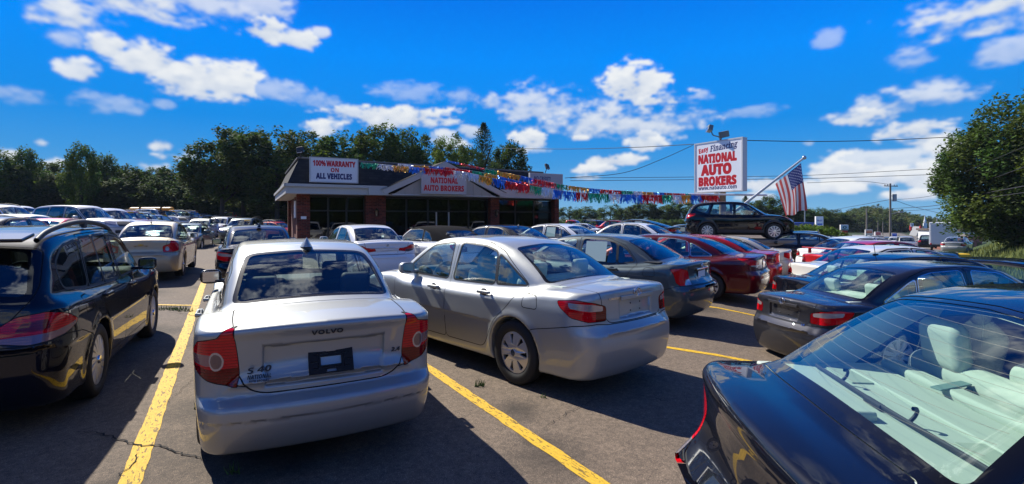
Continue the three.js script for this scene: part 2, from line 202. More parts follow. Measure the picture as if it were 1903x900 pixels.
function wheelProto(style, R) {
  const key = style + R; if (wheelCache.has(key)) return wheelCache.get(key);
  const g = new THREE.Group(); g.name = 'wheel'; const rr = R * (style === 'cap' ? .675 : .70), w = .105;
  const pr = [[rr - .01, -w * .85], [rr + .012, -w * .98], [rr + .03, -w], [R - .035, -w * 1.02], [R - .012, -w * .86], [R, -w * .6], [R, w * .6], [R - .012, w * .86], [R - .035, w * 1.02], [rr + .03, w], [rr + .012, w * .98], [rr - .01, w * .82]];
  const lathe = (p, s = 40) => { const q = new THREE.LatheGeometry(p.map(a => new THREE.Vector2(...a)), s); q.rotateX(Math.PI / 2); return q; };
  const groove = [0, -.03, .03].map(o => { const t = new THREE.TorusGeometry(R - .003, .004, 4, 40); t.translate(0, 0, o); return t; });
  part('tyre', [lathe(pr), ...groove], M.tyre, g);
  // rim face: disc with windows, gently domed
  const face = (n, r0, r1, frac, twist, depth, dome) => {
    const s = new THREE.Shape(); s.absarc(0, 0, rr, 0, TAU, false);
    for (let k = 0; k < n; k++) {
      const h = new THREE.Path(), a0 = k / n * TAU, hw = TAU / n * frac / 2, o = [];
      for (let q = 0; q <= 5; q++) o.push([r0 + (r1 - r0) * q / 5, a0 - hw * (.62 + .38 * q / 5) + twist * q / 5]);
      for (let q = 1; q <= 4; q++) o.push([r1 + .006 * Math.sin(q / 5 * Math.PI), a0 - hw + 2 * hw * q / 5 + twist]);
      for (let q = 5; q >= 0; q--) o.push([r0 + (r1 - r0) * q / 5, a0 + hw * (.62 + .38 * q / 5) + twist * q / 5]);
      o.forEach(([r, a], i) => h[i ? 'lineTo' : 'moveTo'](r * Math.cos(a), r * Math.sin(a))); h.closePath(); s.holes.push(h);
    }
    const e = new THREE.ExtrudeGeometry(s, { depth, bevelEnabled: true, bevelSize: .004, bevelThickness: .005, bevelSegments: 2, curveSegments: 36 }), p = e.attributes.position;
    for (let i = 0; i < p.count; i++) { const r = Math.hypot(p.getX(i), p.getY(i)); p.setZ(i, p.getZ(i) + w * .55 + dome * (1 - (r / rr) ** 2)); } e.computeVertexNormals(); return e;
  };
  const f = { cap: () => face(7, rr * .40, rr * .84, .40, 0, .018, .02), turbine: () => face(16, rr * .30, rr * .88, .42, .18, .02, .012), five: () => face(5, rr * .34, rr * .88, .62, 0, .025, .01), ten: () => face(10, rr * .32, rr * .88, .58, 0, .02, .01) }[style]();
  part('rim', [f, lathe([[rr - .004, -w * .6], [rr - .004, w * .6], [rr + .004, w * .9], [rr + .016, w * .92]])], style === 'five' ? M.alloyDark : M.alloy, g);
  part('brake_disc', [lathe([[0, w * .3], [rr * .93, w * .3], [rr * .95, -w * .5]], 24)], M.disc, g);
  const hub = new THREE.CylinderGeometry(rr * .15, rr * .17, .018, 20); hub.rotateX(Math.PI / 2); hub.translate(0, 0, w * .55 + .042); part('hub_cap', hub, M.chrome, g);
  wheelCache.set(key, g); return g;
}
function makeCar(S, name) {
  const root = new THREE.Group(); root.name = name; const xo = S.L / 2;
  const C = k => typeof S[k] === 'function' ? S[k] : curve(S[k]);
  const deck = C('deck'), roof = C('roof'), planW = C('planW'), sec = C('sec'), wg = C('wg'), xr = C('rear'), xf = C('front'), yb = S.yb || .92, R = S.R || .32, Ra = S.Ra || R + .035, ax = [S.ro, S.ro + S.wb], ybot = S.ybot || .19, xm = S.xm || S.L * .48;
  const sill = S.ybotf ? C('ybotf') : () => ybot;
  const f = (x, y, z) => {
    const az = Math.abs(z), z2 = z * z;
    let flare = 0, arch = 1e9;
    for (const a of ax) { const r = Math.hypot(x - a, y - R); arch = Math.min(arch, r - Ra); const u = (r - Ra - .02) / .05; flare += (S.flare ?? .014) * Math.exp(-u * u); }
    let side = az - planW(x) * sec(y) - flare; if (S.crease) { const u = (y - S.crease[0] - S.crease[2] * (x - 2)) / .035; side += S.crease[1] * (u < 0 ? Math.exp(-u * u * 4) : Math.exp(-u * u * .6)); }
    const end = Math.max(xr(y) + S.bowR * z2 + (S.bow4 || .02) * z2 * z2 - x, x - (S.L - xf(y) - S.bowF * z2 - (S.bow4 || .02) * z2 * z2)) * .95;
    let low = smaxR(smaxR(side, end, S.rc || .14), y - deck(x) + S.crown * z2, S.rs || .07);
    if (S.scoop) low = smaxR(low, S.scoop(x, y, az), .014);
    low = smaxR(low, sill(x) - y, .04);
    const t = clamp((x - xm) / .9, -1, 1), xq = x + (t < 0 ? S.kR : S.kF) * t * z2, e = .01, rp = (roof(xq + e) - roof(xq - e)) / (2 * e), dy = y - yb;
    const g = Math.max(smaxR((y - roof(xq) + S.crownR * z2) / Math.sqrt(1 + rp * rp), (az - wg(x) + S.tum * dy + S.tum2 * dy * dy) * .95, S.rg || .09), yb - .3 - y);
    let q = sminR(low, g, S.rj || .05);
    if (arch < .2) q = smaxR(q, -Math.max(arch, S.W / 2 - .30 - az), .012);
    return q;
  };
  const h = S.h || .03, sh = new Shell(f, [-.08, ybot - .06, -1.6 * h], [S.L + .08, S.top + .06, S.W / 2 + .1], h);
  let body = sh.split(sh.I, (x, y, z) => z, true)[1]; body = sh.split(body, (x, y, z, nx, ny) => y - sill(x) - .012)[1];
  const seams = [], seals = [], frits = [];
  const mat = { paint: S.paint || paint(lin(.5, .5, .5)) }, cabin = S.cabin || M.cabinDark, seatM = S.seat || M.seatDark, gl = S.glass || M.glass;
  const add = (n, I, m, par, side = 0, inset = 0, uvf) => { if (!I.length) return null; const q = part(n, sh.geo(I, side, inset, uvf), m, par); q.position.x = par === root ? -xo : 0; return q; };
  const take = (g, w) => { let [r, b] = sh.split(body, (x, y, z, a, c, d) => g(x, y, z, a, c, d) - w); body = b; return r; };
  const panel = (g, w = S.gap || .004) => { const r = take(g, w), [p, s] = sh.split(r, (x, y, z, a, c, d) => g(x, y, z, a, c, d) + w); seams.push(...s); return p; };
  // glass
  const panes = S.dlo.map(d => { const p = poly(d.pts, d.r ?? .05), g = (x, y) => p(x, y), r = take(g, d.seal ?? .02), [a, s] = sh.split(r, g); seals.push(s); return { I: a, g, d }; });
  const wins = []; for (const k of ['rearWin', 'windshield']) if (S[k]) { const rearW = k === 'rearWin', xAt = y => { let lo = rearW ? -.1 : S.L, hi = xm; for (let i = 0; i < 30; i++) { const c = (lo + hi) / 2; if (roof(c) < y) lo = c; else hi = c; } return hi; }, ys = S[k].map(q => q[1]), y0 = Math.min(...ys), y1 = Math.max(...ys), bx = xAt(y0), dx = xAt(y1) - bx, dy = y1 - y0, l = Math.hypot(dx, dy), along = (x, y) => ((x - bx) * dx + (y - y0) * dy) / l, p = poly(S[k].map(q => [q[0], along(xAt(q[1]), q[1])]), S.winR || .07), g = (x, y, z) => { const t = clamp((x - xm) / .9, -1, 1); return Math.max(p(z, along(x + (t < 0 ? S.kR : S.kF) * t * z * z, y + S.crownR * z * z)), rearW ? x - xm : xm - x, y0 - .12 - y); }, r = take(g, S.frit ?? .03), [a, s] = sh.split(r, g); wins.push({ I: a, s, g, n: k === 'rearWin' ? 'rear_window' : 'windshield' }); }
  if (S.soft) { const I = panel((x, y) => Math.max(deck(x) + .045 - y, x - 2.86)); add('soft_top', I, M.canvas, root); }
  // lamps
  const qr = (x, y, z) => z + Math.max(0, x - (S.xr0 ?? .1)), qf = (x, y, z) => z + Math.max(0, S.L - x - (S.xf0 ?? .15));
  const lampPart = (list, q, lim, n) => { for (const t of list || []) {
    const p = poly(t.pts, t.r ?? .03), g = (x, y, z) => Math.max(p(q(x, y, z), y), lim(x)); let I = panel(g, .003); const groups = [];
    for (const s of t.subs || []) { const sp = poly(s.pts, s.r ?? .02), [a, b] = sh.split(I, (x, y, z) => sp(q(x, y, z), y)); I = b; groups.push([a, s]); }
    const uvf = (x, y, z) => [q(x, y, z), y];
    for (const s of [1, -1]) { const lamp = add(n, I, t.m || M.red, root, s, S.proud ? -S.proud : 0, uvf); if (lamp) for (const [a, sub] of groups) add(sub.n || 'lens', a, sub.m, lamp, s, S.proud ? -S.proud : 0, uvf); }
  } };
  lampPart(S.tail, qr, x => x - 1.3, 'tail_light'); lampPart(S.head, qf, x => S.L - 1.3 - x, 'headlight');
  const extra = (list, q, lim) => { for (const t of list || []) { const p = poly(t.pts, t.r ?? .03), g = (x, y, z) => Math.max(p(q(x, y, z), y), lim(x)), I = panel(g, t.gap); add(t.n, I, t.m === 'paint' ? mat.paint : t.m, root, 0, t.inset || 0); } };
  extra(S.frontParts, qf, x => S.L - 1.3 - x); extra(S.rearParts, qr, x => x - 1.3);
  // doors
  S.doors.forEach((d, di) => {
    const p = poly(d.pts, d.r ?? .05), I = panel((x, y, z) => p(x, y));
    for (const s of [1, -1]) {
      const door = add('door', I, mat.paint, root, s); if (!door) continue;
      for (const w of panes) if (w.d.door === di) add('window', w.I, w.d.glass || gl, door, s, .004);
      if (d.handle) { const [hx, hy] = d.handle, z = planW(hx) * sec(hy); part('door_handle', [rbox(.21, .035, .025, .012, hx, hy, s * (z + .028)), rbox(.045, .04, .05, .012, hx + .085, hy, s * (z + .008)), rbox(.03, .03, .05, .012, hx - .09, hy, s * (z + .008))], d.chrome ? M.chrome : mat.paint, door); const cup = new THREE.SphereGeometry(.055, 16, 10); cup.scale(1.1, .75, .12); cup.translate(hx, hy, s * (z + .0015)); part('handle_recess', cup, S.detail ? M.alloyDark : mat.paint, door); }
    }
  });
  for (const w of panes) if (w.d.door == null) for (const s of [1, -1]) add('quarter_window', w.I, w.d.glass || gl, root, s, .004);
  for (const w of wins) { const o = add(w.n, w.I, w.n === 'rear_window' ? (S.rearGlass || gl) : (S.frontGlass || M.glass), root, 0, .004); if (o) add('glass_border', w.s, M.gloss, o, 0, .002); }
  if (S.trunk) { const p = poly(S.trunk, S.trunkR || .05), x0 = S.xt0 ?? .08, I = panel((x, y, z) => Math.max(p(z, y + Math.max(0, x - S.bowR * z * z - x0)), x - 1.6, .5 - y)); add(S.trunkName || 'trunk_lid', I, mat.paint, root); }
  if (S.hood) { const p = poly(S.hood, .06), I = panel((x, y, z) => Math.max(p(z, x), .6 - y)); add('hood', I, mat.paint, root); }
  if (S.fuel) { const p = poly(S.fuel, .04), I = panel((x, y, z) => p(x, y)); add('fuel_door', I, mat.paint, root, S.fuelSide || -1); if (!S.fuelBoth) add('body', I, mat.paint, root, -(S.fuelSide || -1)); }
  for (const [k, q, lim] of [['bumperR', qr, x => x - 1.2], ['bumperF', qf, x => S.L - 1.2 - x]]) if (S[k]) { const p = poly(S[k], .03), I = panel((x, y, z) => Math.max(p(q(x, y, z), y), lim(x))); add('bumper', I, S.bumperMat || mat.paint, root); }
  if (S.cladding) { const I = panel((x, y, z) => S.cladding(x, y, z)); add('lower_trim', I, M.plastic, root); }
  add('body', body, mat.paint, root); add('panel_seam', seams, M.seam, root, 0, .004); for (const q of seals) for (const s of [1, -1]) add('window_trim', q, S.trim || M.rubber, root, s, -.001);
  // cabin lining
  if (!S.noCabin) {
    const hl = S.detail ? .05 : .08, ln = new Shell((x, y, z) => f(x, y, z) + .035, [-.08, ybot, -1.6 * hl], [S.L + .1, S.top + .1, S.W / 2 + .1], hl);
    let I = ln.split(ln.I, (x, y, z) => z, true)[1];
    I = ln.split(I, (x, y, z) => Math.max(.62 - y, S.lineX[0] - x, x - S.lineX[1]))[0];
    for (const w of [...panes, ...wins]) I = ln.split(I, (x, y, z, a, b, c) => w.g(x, y, z) - .018)[1];
    const q = part('cabin_lining', ln.geo(I), cabin, root); q.position.x = -xo;
    part('cabin_floor', [box(S.lineX[1] - S.lineX[0], .02, S.W - .22, (S.lineX[0] + S.lineX[1]) / 2 - xo, .42, 0), box(.02, .45, S.W - .25, S.lineX[0] + .01 - xo, .63, 0), box(.02, .5, S.W - .25, S.lineX[1] - .01 - xo, .65, 0)], M.cabinDark, root);
    const fs = S.seats ?? S.L * .48, rsx = S.rearSeat ?? fs - .92, seat = (x, z, w, hr, back) => {
      const o = part('seat', [rbox(.50, .16, w, .06, x + .12, .50, z, 0, 0, .12), rbox(.14, .62, w, .06, x - .20, .78 + (back || 0), z, 0, 0, .26)], seatM, root); o.position.x = -xo;
      for (const hz of hr) part('headrest', [rbox(.10, S.hrH || .19, .27, .045, x - .30, 1.14 + (back || 0) + ((S.hrH || .19) - .19) / 2, hz, 0, 0, .16), bar([x - .28, .98, hz - .06], [x - .30, 1.1, hz - .06], .007), bar([x - .28, .98, hz + .06], [x - .30, 1.1, hz + .06], .007)], seatM, o);
    };
    seat(fs, -.37, .5, [-.37]); seat(fs, .37, .5, [.37]); seat(rsx, 0, S.W - .46, S.rearHR || [-.4, .4], S.rearBack || -.03);
    const dx = S.dash ?? S.lineX[1] - .75, da = part('dashboard', [rbox(.62, .28, S.W - .34, .1, dx + .12, .83, 0), rbox(.25, .12, .42, .05, dx - .02, .97, -.37)], M.cabinDark, root); da.position.x = -xo;
    const sw = new THREE.TorusGeometry(.18, .016, 8, 28); sw.rotateY(Math.PI / 2); sw.rotateZ(.4); sw.translate(dx - .28, .93, -.37); const st = part('steering_wheel', [sw, rbox(.03, .05, .34, .012, dx - .28, .93, -.37)], M.cabinDark, root); st.position.x = -xo;
    if (S.shelf) { const [x0, x1, y] = S.shelf, g = rbox(x1 - x0, .03, S.shelfW || 1.3, .012, (x0 + x1) / 2 - xo, y, 0); part('parcel_shelf', g, S.shelfMat || cabin, root); }
  }
  part('underbody', [rbox(S.L - .5, .16, S.W - .34, .03, 0, .26, 0), bar([S.ro - xo, R, -S.W / 2 + .2], [S.ro - xo, R, S.W / 2 - .2], .04)], M.under, root);
  const wp = wheelProto(S.rim || 'cap', R); for (const a of ax) for (const s of [1, -1]) { const w = wp.clone(); w.position.set(a - xo, R, s * (S.W / 2 - .125)); w.rotation.y = s > 0 ? 0 : Math.PI; root.add(w); }
  if (S.mirror) { const [mx, my] = S.mirror, z = wg(mx) - S.tum * (my - yb) - .02; for (const s of [1, -1]) { const sp = new THREE.SphereGeometry(1, 20, 14), p = sp.attributes.position; for (let i = 0; i < p.count; i++) { let X = p.getX(i), Y = p.getY(i), Z = p.getZ(i); const k = v => Math.sign(v) * Math.pow(Math.abs(v), .62); X = X < -.25 ? -.25 : X; p.setXYZ(i, mx + .11 * X - xo, my + .05 + .075 * k(Y), s * (z + .17) + .115 * k(Z)); } sp.computeVertexNormals();
    const m = part('mirror', [sp, rbox(.09, .04, .16, .015, mx - xo + .01, my, s * (z + .05))], S.mirrorMat || mat.paint, root); part('mirror_glass', rbox(.004, .11, .17, .002, mx - xo - .03, my + .05, s * (z + .17)), M.chrome, m); } }
  if (S.rails) { const [x0, x1, z, y0, y1, y2] = S.rails; for (const s of [1, -1]) part('roof_rail', [tube([[x0 - xo, y0, s * z], [x0 + .18 - xo, y0 + .055, s * z], [(x0 + x1) / 2 - xo, y1, s * z], [x1 - .2 - xo, y2 + .055, s * z], [x1 - xo, y2, s * z]], .022, 30, 8), rbox(.10, .06, .04, .015, (x0 + x1) / 2 + .1 - xo, y1 - .03, s * z)], S.railMat || M.plastic, root); }
  if (S.antenna) { const [x, y, k] = S.antenna; if (k === 'fin') { const g = new THREE.ConeGeometry(.055, .085, 20, 6), p = g.attributes.position; for (let q = 0; q < p.count; q++) { const t = p.getY(q) / .085 + .5; p.setX(q, p.getX(q) * 1.7 - .05 * t); } g.computeVertexNormals(); g.translate(x - xo, y + .03, 0); part('antenna', g, S.antMat || mat.paint, root); } else if (k === 'mast') part('antenna', [bar([x - xo, y - .02, 0], [x - xo - .03, y + .18, 0], .006), rbox(.09, .03, .04, .012, x - xo, y, 0)], M.black, root); else if (k === 'pad') part('antenna', rbox(.12, .035, .075, .016, x - xo, y, 0), M.black, root); }
  if (S.card) { const c = S.card; part('price_card', box(.004, c[3] || .1, c[4] || .36, c[0] - xo, c[1], c[2], 0, 0, c[5] || .55), M.yellowCard, root); }
  if (S.sticker) for (const c of S.sticker) part('window_sticker', box(.4, .34, .004, c[0] - xo, c[1], c[2], c[3] || 0, 0, 0), M.paper, root);
  curF = f; if (S.extra) S.extra(root, xo, { f, sh, mat });
  return root;
}
function recolour(o, m) { o.traverse(c => { if (c.material && c.material.userData.role === 'paint') c.material = m; }); return o; }
// yaw: heading measured clockwise from straight ahead (degrees)
function park(o, label, category, group, X, Z, yaw, scale, y) {
  const r = o.parent ? o.clone() : o; r.name = numbered(o.userData.base || (o.userData.base = o.name)); r.userData = { base: o.userData.base }; tag(r, label, category, group);
  r.position.set(X, y ?? groundY(X, Z), -Z); r.rotation.set(0, (90 - yaw) * Math.PI / 180, 0); r.scale.set(...(scale || [1, 1, 1])); scene.add(r); return r;
}
// ---------------------------------------------------------------- car shapes
const up = y => y; // profiles are [x from rear bumper, height]
const camry = {
  L: 4.80, W: 1.82, top: 1.47, ro: 1.05, wb: 2.775, R: .325, yb: .94, h: .025, detail: true, rim: 'cap',
  deck: [[-.1, .98], [.05, 1.005], [.14, 1.02], [.4, 1.035], [.62, 1.03], [.9, .985], [1.2, .955], [2.2, .935], [3.2, .935], [3.6, .985], [4.0, .955], [4.4, .865], [4.7, .735], [4.9, .60]],
  roof: [[.1, .70], [.45, .94], [.62, 1.035], [.8, 1.14], [1.05, 1.265], [1.3, 1.365], [1.6, 1.43], [2.0, 1.46], [2.35, 1.462], [2.7, 1.44], [3.0, 1.385], [3.3, 1.27], [3.6, 1.115], [3.85, .98], [4.1, .84]],
  planW: [[0, .80], [.2, .855], [.5, .885], [1.05, .905], [2.4, .91], [3.8, .905], [4.3, .875], [4.6, .81], [4.8, .73]],
  sec: [[.15, .93], [.25, .955], [.35, .968], [.5, .988], [.65, 1.0], [.8, .998], [.9, .982], [1.0, .945], [1.1, .9]],
  wg: [[.3, .58], [.62, .66], [.9, .715], [1.5, .78], [2.3, .80], [3.0, .785], [3.6, .74], [4.0, .68]],
  rear: [[.15, .17], [.22, .08], [.32, .03], [.5, .0], [.6, .01], [.665, .045], [.70, .062], [.85, .075], [.95, .07], [1.0, .045], [1.03, .03]],
  front: [[.15, .25], [.25, .08], [.4, .02], [.55, .0], [.65, .03], [.75, .10], [.9, .3]],
  bowR: .13, bowF: .22, crown: .07, crownR: .075, tum: .30, tum2: .12, kR: .17, kF: .38, rs: .07, rg: .09, rc: .17, rj: .06,
  dlo: [{ pts: [[3.38, .985], [2.82, 1.325], [2.36, 1.375], [2.33, .97]], door: 0 }, { pts: [[2.22, .97], [2.20, 1.378], [1.75, 1.355], [1.53, 1.30], [1.47, .975]], door: 1 }, { pts: [[1.43, .98], [1.48, 1.275, .03], [1.36, 1.215], [1.0, 1.0, .02]], door: 1, r: .025 }],
  doors: [{ pts: [[2.27, .30], [3.42, .30], [3.47, .55], [3.47, .93], [2.86, 1.37], [2.27, 1.425]], handle: [2.50, .86] }, { pts: [[2.27, .30], [2.27, 1.425], [1.7, 1.40], [1.42, 1.315], [.95, .99], [1.12, .80], [1.36, .60], [1.48, .40], [1.56, .30]], handle: [1.52, .89], r: .07 }],
  rearWin: [[-.25, 1.075], [.62, 1.07], [.50, 1.365], [-.25, 1.385]], windshield: [[-.25, 1.03], [.68, 1.02], [.56, 1.35], [-.25, 1.385]],
  tail: [{ pts: [[.52, .735], [.52, .865], [.70, .905], [.98, .935], [1.22, .915], [1.19, .86], [1.05, .775], [.80, .735]], r: .03, subs: [{ n: 'clear_lens', pts: [[.57, .825], [.57, .868], [.74, .893], [1.08, .905], [1.06, .855], [.8, .83]], m: M.clear }, { n: 'dark_lens', pts: [[.50, .70], [.50, .95], [.685, .95], [.685, .70]], m: M.redDark, r: .005 }] }],
  head: [{ pts: [[.45, .60], [.55, .72], [.75, .77], [1.15, .80], [1.1, .70], [.8, .60]], m: M.clear }],
  trunk: [[-.2, .71], [.48, .71], [.55, .80], [.60, 1.0], [.62, 1.3], [.60, 1.54], [-.2, 1.56]], xt0: .08, bumperR: [[-.2, .1], [-.2, .70], [.50, .70], [.66, .715], [1.02, .70], [1.28, .655], [1.6, .60], [1.6, .1]], bumperF: [[-.2, .1], [-.2, .62], [.9, .62], [1.5, .60], [1.5, .1]],
  hood: [[-.2, 3.76], [.66, 3.62], [.74, 4.1], [.6, 4.6], [-.2, 4.68]], fuel: [[.70, .80], [.72, .93], [.90, .935], [.92, .80]], fuelSide: -1,
  frontParts: [{ n: 'grille', pts: [[-.2, .64], [.32, .64], [.38, .73], [-.2, .745]], m: M.plastic }, { n: 'lower_grille', pts: [[-.2, .28], [.5, .28], [.55, .42], [-.2, .42]], m: M.plastic }],
  mirror: [3.12, .985], lineX: [.5, 4.0], seats: 2.35, rearSeat: 1.42, shelf: [.55, 1.16, .995],
};
const recess = (S, hz, y0, y1, dep) => { const xr = curve(S.rear); return (x, y, z) => -Math.max(z - hz, y0 - y, y - y1, x - (xr(y) + S.bowR * z * z + dep)); };
const octa = (x, y, r) => Array.from({ length: 10 }, (_, i) => [x + r * Math.cos(i / 10 * TAU), y + r * Math.sin(i / 10 * TAU)]);
const sedan = o => ({ ...camry, h: .04, detail: false, ...o });
const volvo = {
  ...camry, L: 4.47, W: 1.77, top: 1.46, ro: .93, wb: 2.64, R: .318, yb: .95, rim: 'ten',
  deck: [[-.1, .955], [.03, .985], [.1, 1.0], [.3, 1.03], [.58, 1.05], [.85, 1.0], [1.1, .965], [2, .945], [3, .94], [3.3, .985], [3.8, .945], [4.15, .85], [4.4, .70], [4.6, .55]],
  roof: [[.0, .62], [.42, .93], [.58, 1.045], [.78, 1.185], [1.0, 1.32], [1.25, 1.405], [1.6, 1.445], [2, 1.452], [2.4, 1.44], [2.7, 1.39], [3.0, 1.26], [3.3, 1.10], [3.55, .97], [3.8, .8]],
  planW: [[0, .80], [.2, .845], [.5, .872], [.93, .885], [3.5, .882], [4, .84], [4.3, .77], [4.47, .70]],
  sec: [[.15, .93], [.3, .958], [.5, .982], [.7, .992], [.85, 1.0], [.93, .996], [1.0, .968], [1.1, .92]],
  wg: [[.2, .57], [.58, .665], [.8, .71], [1.3, .75], [2, .765], [3, .74], [3.4, .69], [3.8, .6]],
  rear: [[.15, .17], [.24, .08], [.33, .034], [.40, .016], [.425, .014], [.44, .002], [.49, .0], [.515, .008], [.54, .045], [.565, .08], [.7, .092], [.9, .078], [.97, .055], [1.03, .03]], bowR: .12, rc: .13, tum: .26, kR: .15, rs: .04,
  dlo: [{ pts: [[3.05, .99], [2.5, 1.325], [2.12, 1.37], [2.09, .985]], door: 0 }, { pts: [[1.98, .985], [1.97, 1.372], [1.5, 1.34], [1.1, 1.21], [.98, 1.03]], door: 1 }],
  doors: [{ pts: [[2.04, .30], [3.2, .30], [3.24, .55], [3.22, .94], [2.55, 1.36], [2.04, 1.415]], handle: [2.24, .88] }, { pts: [[2.04, .30], [2.04, 1.415], [1.5, 1.385], [1.03, 1.24], [.90, 1.0], [1.05, .78], [1.26, .58], [1.4, .30]], handle: [1.3, .9], r: .07 }],
  rearWin: [[-.25, 1.09], [.60, 1.085], [.49, 1.375], [-.25, 1.385]], windshield: [[-.25, 1.03], [.66, 1.02], [.54, 1.34], [-.25, 1.38]], frit: .035,
  tail: [{ pts: [[.595, .62], [.62, .94], [.625, .985], [.69, .988], [.735, .93], [.96, .905], [1.08, .84], [1.07, .745], [.86, .67]], r: .025, subs: [{ n: 'reflector', pts: octa(.77, .785, .047), m: M.smoke, r: .01 }, { n: 'reflector_ring', pts: octa(.77, .785, .06), m: M.clear, r: .01 }, { n: 'clear_lens', pts: [[.72, .765], [.70, .80], [.80, .825], [1.15, .835], [1.15, .785], [.85, .755]], m: M.clearRed }, { n: 'dark_lens', pts: [[.58, .58], [.58, .745], [.82, .735], [1.15, .78], [1.1, .7]], m: M.redDark }] }], xr0: .1,
  h: .019, trunk: [[-.2, .574], [.42, .574], [.535, .62], [.60, .76], [.605, .97], [.615, 1.2], [.61, 1.49], [-.2, 1.51]], xt0: .08, bumperR: [[-.2, .1], [-.2, .61], [.44, .61], [.58, .63], [.62, .65], [.86, .69], [1.05, .745], [1.26, .68], [1.5, .60], [1.5, .1]], gap: .005,
  hood: [[-.2, 3.45], [.66, 3.3], [.7, 3.8], [.56, 4.25], [-.2, 4.35]], fuel: null, mirror: [2.8, .985], mirrorMat: M.black, lineX: [.4, 3.7], seats: 2.15, rearSeat: 1.28, shelf: [.56, 1.0, 1.0], antenna: [1.28, 1.425, 'fin'],
  head: [{ pts: [[.42, .62], [.5, .72], [.7, .78], [1.0, .78], [1.0, .66]], m: M.clear }],
};
volvo.scoop = recess(volvo, .42, .61, .86, .028);
camry.scoop = recess(camry, .30, .735, .925, .022);
const wagon = {
  ...camry, L: 4.556, W: 1.781, top: 1.53, ro: 1.03, wb: 2.578, R: .322, yb: .955, rim: 'turbine', xm: 2.0,
  deck: [[-.1, .985], [.05, 1.0], [.5, .99], [1.2, .965], [2.5, .945], [3.1, .935], [3.4, .985], [3.9, .945], [4.25, .85], [4.5, .70], [4.7, .55]],
  roof: [[-.12, .5], [.03, .85], [.10, 1.0], [.26, 1.22], [.36, 1.36], [.55, 1.435], [1, 1.478], [1.7, 1.50], [2.2, 1.495], [2.6, 1.46], [2.9, 1.38], [3.2, 1.21], [3.5, 1.02], [3.7, .88]],
  planW: [[0, .80], [.2, .85], [.5, .875], [1.03, .888], [3.5, .886], [4.1, .84], [4.4, .76], [4.556, .70]],
  wg: [[-.1, .68], [.3, .745], [.8, .78], [2, .795], [3, .77], [3.4, .71], [3.8, .6]], tum: .27, kR: .09, rg: .08,
  rear: [[.15, .18], [.25, .08], [.35, .03], [.48, .0], [.60, .0], [.655, .03], [.69, .045], [.85, .05], [.98, .06], [1.05, .075]], bowR: .11, rc: .16,
  dlo: [{ pts: [[3.16, .975], [2.62, 1.335], [2.13, 1.395], [2.10, .965]], door: 0, glass: M.glass }, { pts: [[2.0, .965], [1.99, 1.398], [1.55, 1.395], [1.50, .968]], door: 1 }, { pts: [[1.46, .97], [1.51, 1.392], [1.16, 1.385], [1.04, .985]], door: 1, r: .03 }, { pts: [[.99, .985], [1.08, 1.372], [.70, 1.335], [.47, 1.21], [.47, 1.03]], r: .07 }],
  doors: [{ pts: [[2.05, .30], [3.28, .30], [3.32, .6], [3.28, .93], [2.65, 1.375], [2.05, 1.44]], handle: [2.24, .86] }, { pts: [[2.05, .30], [2.05, 1.44], [1.10, 1.425], [1.0, .96], [1.13, .78], [1.36, .58], [1.5, .30]], handle: [1.24, .875], r: .06 }],
  rearWin: [[-.25, 1.04], [.60, 1.03], [.53, 1.34], [-.25, 1.36]], windshield: [[-.25, 1.03], [.68, 1.02], [.56, 1.36], [-.25, 1.40]],
  tail: [{ pts: [[.40, .715], [.44, .80], [.56, .875], [.76, .895], [.98, .865], [1.2, .79], [1.14, .755], [.95, .71], [.66, .68]], r: .03, subs: [{ n: 'clear_lens', pts: [[.36, .64], [.36, .735], [.85, .75], [1.15, .79], [1.15, .74], [.9, .64]], m: M.clearRed }, { n: 'dark_lens', pts: [[.56, .765], [.60, .83], [.78, .845], [.80, .775]], m: M.redDark }] }],
  trunk: [[-.2, .70], [.37, .70], [.50, .82], [.64, .98], [.66, 1.15], [.62, 1.6], [-.2, 1.7]], trunkName: 'tailgate', xt0: .1, bumperR: [[-.2, .1], [-.2, .69], [.66, .675], [1.0, .71], [1.3, .68], [1.55, .6], [1.55, .1]],
  hood: [[-.2, 3.5], [.66, 3.36], [.7, 3.9], [.56, 4.3], [-.2, 4.42]], fuel: [[.62, .80], [.62, .93], [.80, .94], [.82, .80]], fuelSide: 1, mirror: [2.92, .975], lineX: [.25, 3.75], seats: 2.18, rearSeat: 1.25, shelf: null, rails: [.40, 2.55, .575, 1.40, 1.535, 1.42], cabin: M.cabinDark, rearGlass: M.glassDark, frontGlass: M.glass, glass: M.glass, antenna: null,
};
